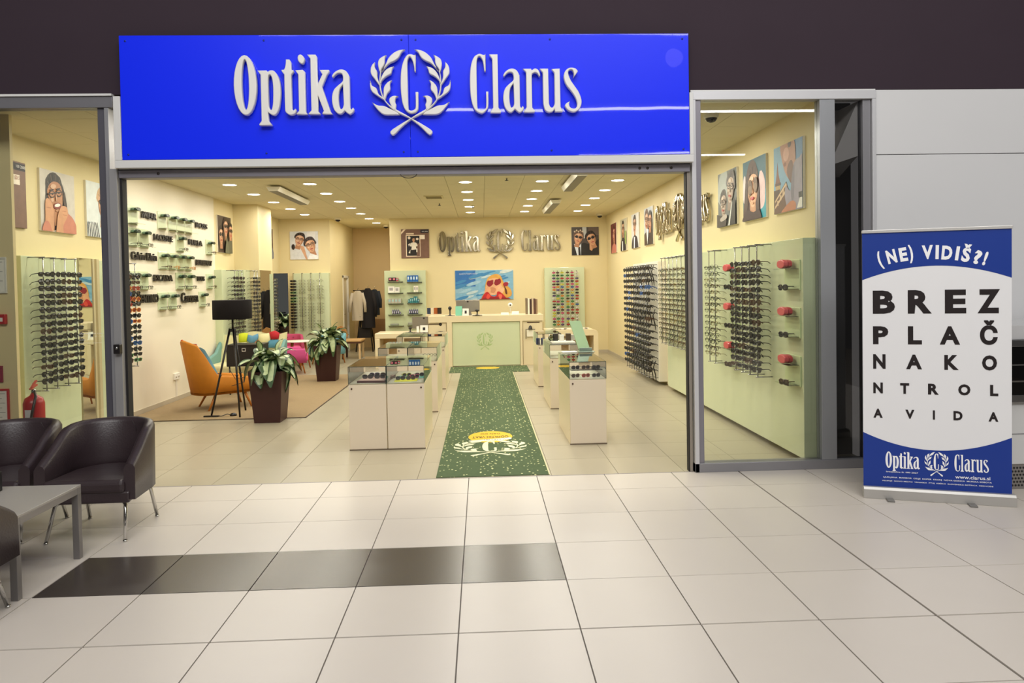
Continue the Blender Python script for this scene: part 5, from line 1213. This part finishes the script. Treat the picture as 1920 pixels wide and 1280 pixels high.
    if not smile: out += [E_(mixc(lips, 'FFFFFF', .3), cx-w_*.05, cy-s*.59, w_*.18, s*.03), P_(mixc(lips, '000000', .5), (cx-w_*.32, cy-s*.545), (cx+w_*.32, cy-s*.545), (cx, cy-s*.565))]
    out.append(E_(lt, cx-w_*.02, cy-s*.1, w_*.05, s*.16))
    if smile: out.append(E_('F4EEE8', cx, cy-s*.52, w_*.38, s*.09))
    return T(out)
def clip(pts):
    def cl(p, ax, v, sgn):
        r = []
        for i in range(len(p)):
            a, b = p[i-1], p[i]; ia = (a[ax]-v)*sgn >= 0; ib = (b[ax]-v)*sgn >= 0
            if ia != ib:
                t = (v-a[ax])/(b[ax]-a[ax]); r.append((a[0]+(b[0]-a[0])*t, a[1]+(b[1]-a[1])*t))
            if ib: r.append(b)
        return r
    for ax, v, s_ in ((0, .004, 1), (0, .996, -1), (1, .004, 1), (1, .996, -1)):
        pts = cl(pts, ax, v, s_)
        if len(pts) < 3: return None
    return pts
def poster(loc, rz, w_, h_, bg, shapes, label, side='E8E2D4', texts=(), group=None, th=.025, cat='poster'):
    from mathutils.geometry import tessellate_polygon
    t = thing('wall_poster' if cat == 'poster' else 'painting', label, cat, loc, rz, group)
    B(0, w_, -th, 0, 0, h_).build('canvas', mat(side, .5), t, bev=.001)
    mb = MB(); cols = [bg]
    mb.add([(.002, -th-.0004, .002), (w_-.002, -th-.0004, .002), (w_-.002, -th-.0004, h_-.002), (.002, -th-.0004, h_-.002)], [(0, 1, 2, 3)], 0)
    for k, (c, p) in enumerate(shapes):
        p = clip(p)
        if not p: continue
        if c not in cols: cols.append(c)
        y = -th-.0008-.00025*k
        vs = [(x*w_, y, z*h_) for x, z in p]
        for tri in tessellate_polygon([[Vector(v) for v in vs]]): mb.add([vs[i] for i in tri], [(0, 1, 2)], cols.index(c))
    o = mb.build('print', [mat(c, .45, noise=.08, nscale=14) for c in cols], t, fix=False)
    for s_, x, z, tw, tht, c in texts: put('print', text_mesh('print', s_, mat(c, .5), w=tw, h=tht, depth=.0008), t, (x, -th-.001-.00025*len(shapes), z))
    return t
ZP, HP = 2.368, .675
BRW = '7A5A4C'
def brown_shapes():
    sh = [P_('F0DCC4', (0, .82), (.18, 1), (.10, 1), (0, .90)), R_q('F0DCC4', .17, .05, .69, .80), R_q('1E1614', .20, .08, .66, .77), R_q('171428', .70, .87, .99, .98), R_q('F4EADC', .68, .65, .85, .80), R_q('E8D4BC', .18, .82, .46, .87), R_q(BRW, .55, .06, .67, .5)]
    sh += face(.45, .63, .07, 'D9A67E', '2A1A14', 'short', None, top='EDE6DA')
    sh += [P_('EFE8DC', (.36, .28), (.40, .52), (.50, .52), (.55, .30)), E_('E8DACB', .29, .70, .05, .05), P_('F0E8DC', (.25, .48), (.34, .52), (.28, .40)), P_('F0E8DC', (.26, .18), (.33, .30), (.32, .16)), R_q('F0E8DC', .54, .2, .58, .33), E_('E8DACB', .58, .66, .05, .04)]
    return sh
poster((-4.6, 3.62, ZP), PI/2, .67, HP, BRW, brown_shapes(), 'brown poster cut off by the pillar behind the left window glass', '6A4E42', [('100 2000', .50, .61, .15, .03, 'F2F2F6'), ('2015', .48, .49, .07, .04, 'A05A4A')])
sh = [R_q('CFC8C0', 0, 0, 1, 1)]+face(.42, .60, .30, 'B9805C', '2E262A', 'long', '2A2024', smile=True, tilt=.2, lips='8A3A34')
sh += [S_('C9806A', (.60, .36), (.85, .30), (1.0, .14), (1.0, -.05), (.50, -.05), (.55, .2)), S_('D29A74', (.12, .50), (.22, .52), (.34, .36), (.30, -.05), (.10, -.05), (.10, .25)), S_('D29A74', (.46, .30), (.56, .44), (.72, .44), (.74, .30), (.60, .12), (.60, -.05), (.40, -.05), (.42, .15)), R_q('A8684A', .335, .0, .345, .3), R_q('B87A5A', .60, .30, .72, .31), R_q('B87A5A', .58, .36, .70, .37), R_q('B87A5A', .14, .38, .26, .39), S_('C9806A', (.05, .12), (.18, .16), (.28, -.05), (.02, -.05))]
poster((-4.6, 4.53, ZP), PI/2, .67, HP, 'C9C2BA', sh, 'poster of a laughing dark-haired woman in glasses resting on her fists')
sh = [R_q('D9DFE0', 0, 0, .4, 1)]+face(.60, .62, .27, 'D9A684', 'C9A37A', 'short', 'sun', lips='B8303A', tilt=-.05)+[P_('E8EAEA', (0, 0), (.02, .22), (.30, .30), (.45, 0))]+[P_('2A2E3A', (.02+.06*k, 0), (.05+.06*k, 0), (.03+.05*k, .27), (.01+.05*k, .26)) for k in range(7)]
poster((-4.6, 5.45, ZP), PI/2, .67, HP, 'CFD8DA', sh, 'poster of a woman in large dark sunglasses and striped top beside the left post')
sh = [S_('2E2420', (0, .2), (.3, .8), (.9, .9), (1, .2))]+face(.24, .46, .22, 'D2A07C', '2A1A14', 'long', 'sun')+face(.56, .70, .22, 'D9A684', '3A2418', 'long', 'sun')+face(.88, .60, .20, 'C98E6A', '1E1412', 'long', 'sun', top='5A5A48')+[P_('6A6A54', (.4, 0), (.55, .5), (.72, 0))]
poster((-4.6, 9.82, ZP), PI/2, .70, HP, '4A3A30', sh, 'dark poster of three women in sunglasses above the floor lamp')
sh = face(.30, .72, .17, 'C98E6A', '2A1A14', 'long', 'sun', top='8A4A3A')+face(.68, .60, .18, 'D2A07C', '3A2418', 'long', 'sun', top='6A6E7A')
poster((-4.6, 12.68, ZP), PI/2, .62, HP, '6A4A3E', sh, 'poster of two long-haired women on the recessed wall behind the column')
sh = [R_q('E4E4E6', .62, .6, .9, 1)]+[S_('DADCE0', (0, 0), (.02, .3), (.25, .42), (.5, .2), (.6, 0))]+[P_('D0A080', (.28, .55), (.42, .3), (.56, 0), (.62, 0), (.50, .45))]+face(.34, .70, .21, 'E0B090', '2A1E1E', 'short', '241A1E', tilt=-.25, lips='8A2A30')+[E_('2A1E1E', .12, .45, .06, .1)]+face(.73, .50, .24, 'DBA884', '3A2C2C', 'short', '241A1E', tilt=.3)+[P_('F0F0F2', (.62, .0), (.72, .22), (1.0, .12), (1, 0))]
poster((-4.345, 13.9, ZP), 0, .66, .66, 'D9DCE2', sh, 'light poster of a woman and man in black-framed glasses touching heads')
poster((-1.765, 14.12, ZP), 0, .665, .69, BRW, brown_shapes(), 'brown poster with a framed photograph left of the metal wall lettering', '6A4E42', [('100 2000', .50, .62, .14, .025, 'F2F2F6')])
sh = [R_q('C8CCD0', .40, .6, .55, 1), R_q('6A5A54', .62, .7, 1, 1)]+[P_('1A1616', (0, 0), (.05, .45), (.25, .35), (.45, .45), (.75, .35), (1, .6), (1, 0)), P_('D8E0EC', (.08, .42), (.25, .3), (.35, .42), (.34, 0), (.2, 0)), P_('14121A', (.24, .3), (.31, .3), (.33, 0), (.25, 0)), P_('D2A07C', (.66, .45), (.85, .4), (.74, .15), (.66, .2))]
sh += face(.25, .62, .21, 'DBA682', '6A4E3E', 'short', 'sun', tilt=-.2)+[E_('D8C8B4', .12+.07*k, .84+.04*(k % 2), .03, .03) for k in range(5)]+face(.72, .58, .22, 'D8A480', '241A18', 'short', 'sun', tilt=.35)
poster((2.335, 14.12, ZP), 0, .667, .685, '4A4240', sh, 'dark poster of two men in suits and sunglasses facing each other')
RP = [(13.42, '6A2A2A', face(.6, .62, .25, 'D8907A', '4A1E1A', 'long', None, top='C87A6A'), 'reddish poster of a long-haired woman, furthest back on the right wall'),
      (12.25, 'B9B49A', face(.45, .68, .22, 'D2A07C', '241814', 'long', '2A2024', top='1E1E26')+[R_q('8FA45A', .8, .2, 1, .6), P_('F2F0EA', (.4, .3), (.5, .3), (.5, 0), (.35, 0))], 'poster of a dark-haired woman against green, second from the back on the right wall'),
      (11.07, 'D9D9D6', face(.45, .66, .24, 'D2A07C', '3A2A22', 'short', '241A1E', top='2A2430')+[P_('F4F2F0', (.38, .32), (.56, .32), (.50, 0), (.36, 0))], 'poster of a man in a dark suit and white shirt on the right wall'),
      (9.92, 'C2CAD2', face(.30, .66, .25, 'D2A07C', '6A4A36', 'short', '241A1E', top='4A3628')+face(.74, .60, .24, 'CE9874', '2A1A16', 'long', '241A1E', top='3A2A24')+[P_('E8ECEA', (.35, .45), (.65, .4), (.5, 0))], 'poster of a man and woman in glasses beside the metal wreath'),
      (5.68, '6A6E6E', [S_('A9AFAE', (0, .5), (.1, .95), (.5, 1), (.45, .4))]+face(.30, .42, .21, 'B8A294', '4A4442', 'short', '3A3232', shade='8A7468')+face(.72, .66, .25, 'BFA898', '6A6468', 'short', '3A3434', tilt=-.15, shade='8E7A6E')+[P_('2A2626', (.55, 0), (.75, .3), (1, .5), (1, 0)), P_('D8DCD8', (.62, .0), (.78, .34), (.86, .45), (.70, 0)), P_('3E3432', (0, 0), (0, .25), (.3, .2), (.55, .1), (.5, 0)), S_('B8AEA6', (.2, .16), (.5, .22), (.55, .14), (.25, .1))], 'muted grey poster of a man and woman in glasses, leftmost in the right window'),
      (4.79, '2E6276', [R_q('3AA0B4', .75, 0, 1, .45), S_('E6C8CC', (.6, .2), (.75, .75), (.95, .6), (.95, .25), (.8, .15)), S_('E6D8DC', (0, .4), (.02, .7), (.12, .75), (.1, .3))]+[S_('4A2E2C', (.05, 0), (.08, .4), (.15, .75), (.35, .98), (.6, .9), (.72, .5), (.78, .1), (.75, -.05))]+face(.45, .52, .30, 'EAB592', '4A2E2C', 'long', None, lips='C22A34', shade='D09A78')+[E_('6A5040', .36, .54, .10, .13), E_('6A5040', .60, .56, .09, .13), E_('8A6E58', .36, .50, .08, .07), E_('8A6E58', .60, .52, .07, .07), S_('3A1E22', (0, -.05), (.2, .18), (.5, .12), (.75, .15), (.8, -.05)), E_('F08A92', .46, .36, .03, .02)], 'poster of a woman with big round sunglasses and red lips on teal'),
      (3.90, '7AA6C4', [R_q('5A86B4', .6, .6, 1, 1), P_('7A4A34', (.06, .45), (.10, .58), (.14, .78), (.18, .58), (.24, .45)), R_q('B89A6A', .07, .34, .24, .46), R_q('5A3A2A', .05, .42, .26, .46), R_q('4A3424', .0, .1, .22, .36), P_('6A4A36', (0, 0), (.05, .22), (.45, .45), (.55, .30), (.5, 0))]
        +[R_q('C9A884', .12+.10*k, .12+.07*k, .18+.10*k, .20+.07*k) for k in range(4)]+[P_('D9BC98', (.05, .12), (.5, .36), (.52, .33), (.05, .08)), P_('D9BC98', (.05, .20), (.45, .43), (.47, .40), (.05, .17))]
        +[S_('B4826C', (.25, .98), (.34, .72), (.45, .55), (.60, .45), (.75, .55), (.78, .85), (.70, 1.02), (.4, 1.02)), S_('6A4234', (.48, .58), (.62, .4), (.70, .5), (.68, .7), (.58, .72)), E_('D8A894', .46, .84, .10, .10), E_('8A5448', .42, .70, .05, .03), E_('4A2E2A', .58, .97, .06, .05), S_('9A92A4', (.45, .38), (.62, .30), (.72, .66), (.9, .72), (1.02, .7), (1.02, -.05), (.6, -.05), (.42, .2)), S_('7A7484', (.62, .32), (.70, .62), (.75, .6), (.72, .2), (.66, .1)), S_('C07A54', (.25, -.02), (.60, .14), (.78, .10), (.72, -.02)), P_('E8E6E0', (.82, .02), (.96, .22), (1, .22), (1, .02)), R_q('2A2624', .88, .16, .99, .24)], 'poster of a bearded man leaning over a domed city building, rightmost in the window')]
for y, bg, sh, lab in RP: poster((3.2, y, ZP), -PI/2, .68, HP, bg, sh, lab)
# wide painting above the reception
sh = [R_q('2F6FB8', 0, .45, .35, 1)]
R2 = random.Random(4)
for k in range(34):
    x, z = R2.uniform(0, 1), R2.uniform(0, 1); L = R2.uniform(.06, .16)
    c = R2.choice(['9CC3D8', 'BBD2DA', 'CFDAD8', '5E9CC4', '3F86BC', '6FAACB', '8FB8D0'] if z < .75 or x > .35 else ['2F6FB8', '3F7FC0', '5A8FCC'])
    sh.append(E_(c, x, z, L, L*.35, .55, 12))
sh += [S_('D9A24A', (.52, .30), (.55, .70), (.68, .86), (.78, .80), (.84, .55), (.95, .35), (.96, .12), (.82, .05), (.7, .3)), S_('C8902E', (.44, 0), (.50, .22), (.52, 0))]
sh += [S_('E4AE84', (.52, .32), (.56, .62), (.64, .72), (.76, .66), (.80, .40), (.72, .18), (.60, .16)), S_('C98A64', (.56, .30), (.62, .42), (.70, .36), (.66, .22)), S_('E0A67C', (.50, .22), (.53, .40), (.60, .40), (.60, .22)), S_('EAB890', (.72, .25), (.76, .48), (.84, .36), (.80, .2)),
       S_('C01E26', (.48, .0), (.50, .20), (.56, .26), (.62, .12), (.70, .12), (.72, .26), (.78, .24), (.86, .0)), S_('8E1820', (.42, -.02), (.5, .06), (.7, .08), (.9, .05), (.92, -.02)), S_('E04A3A', (.53, .06), (.56, .2), (.60, .12), (.57, .03)), S_('E86A54', (.76, .02), (.74, .16), (.80, .16), (.79, .03)),
       S_('8E1626', (.54, .52), (.56, .63), (.60, .64), (.65, .66), (.655, .54), (.59, .43)), S_('8E1626', (.67, .54), (.69, .67), (.73, .68), (.775, .70), (.785, .56), (.71, .47)), P_('F0DCC8', (.65, .60), (.675, .61), (.675, .59), (.65, .58)), S_('A02030', (.82, .52), (.86, .58), (.91, .56), (.90, .46), (.84, .44)), S_('5A2620', (.83, .48), (.88, .34), (.89, .18), (.86, .2), (.85, .36))]
poster((-.495, 14.12, 1.337), 0, 1.405, .716, '7FB2D2', sh, 'wide bright painting of a blonde woman in heart-shaped red sunglasses against clouds', 'D6DEDF', [('quatro heart color', .10, .60, .45, .055, 'C9D6EC')], None, .02, 'painting')
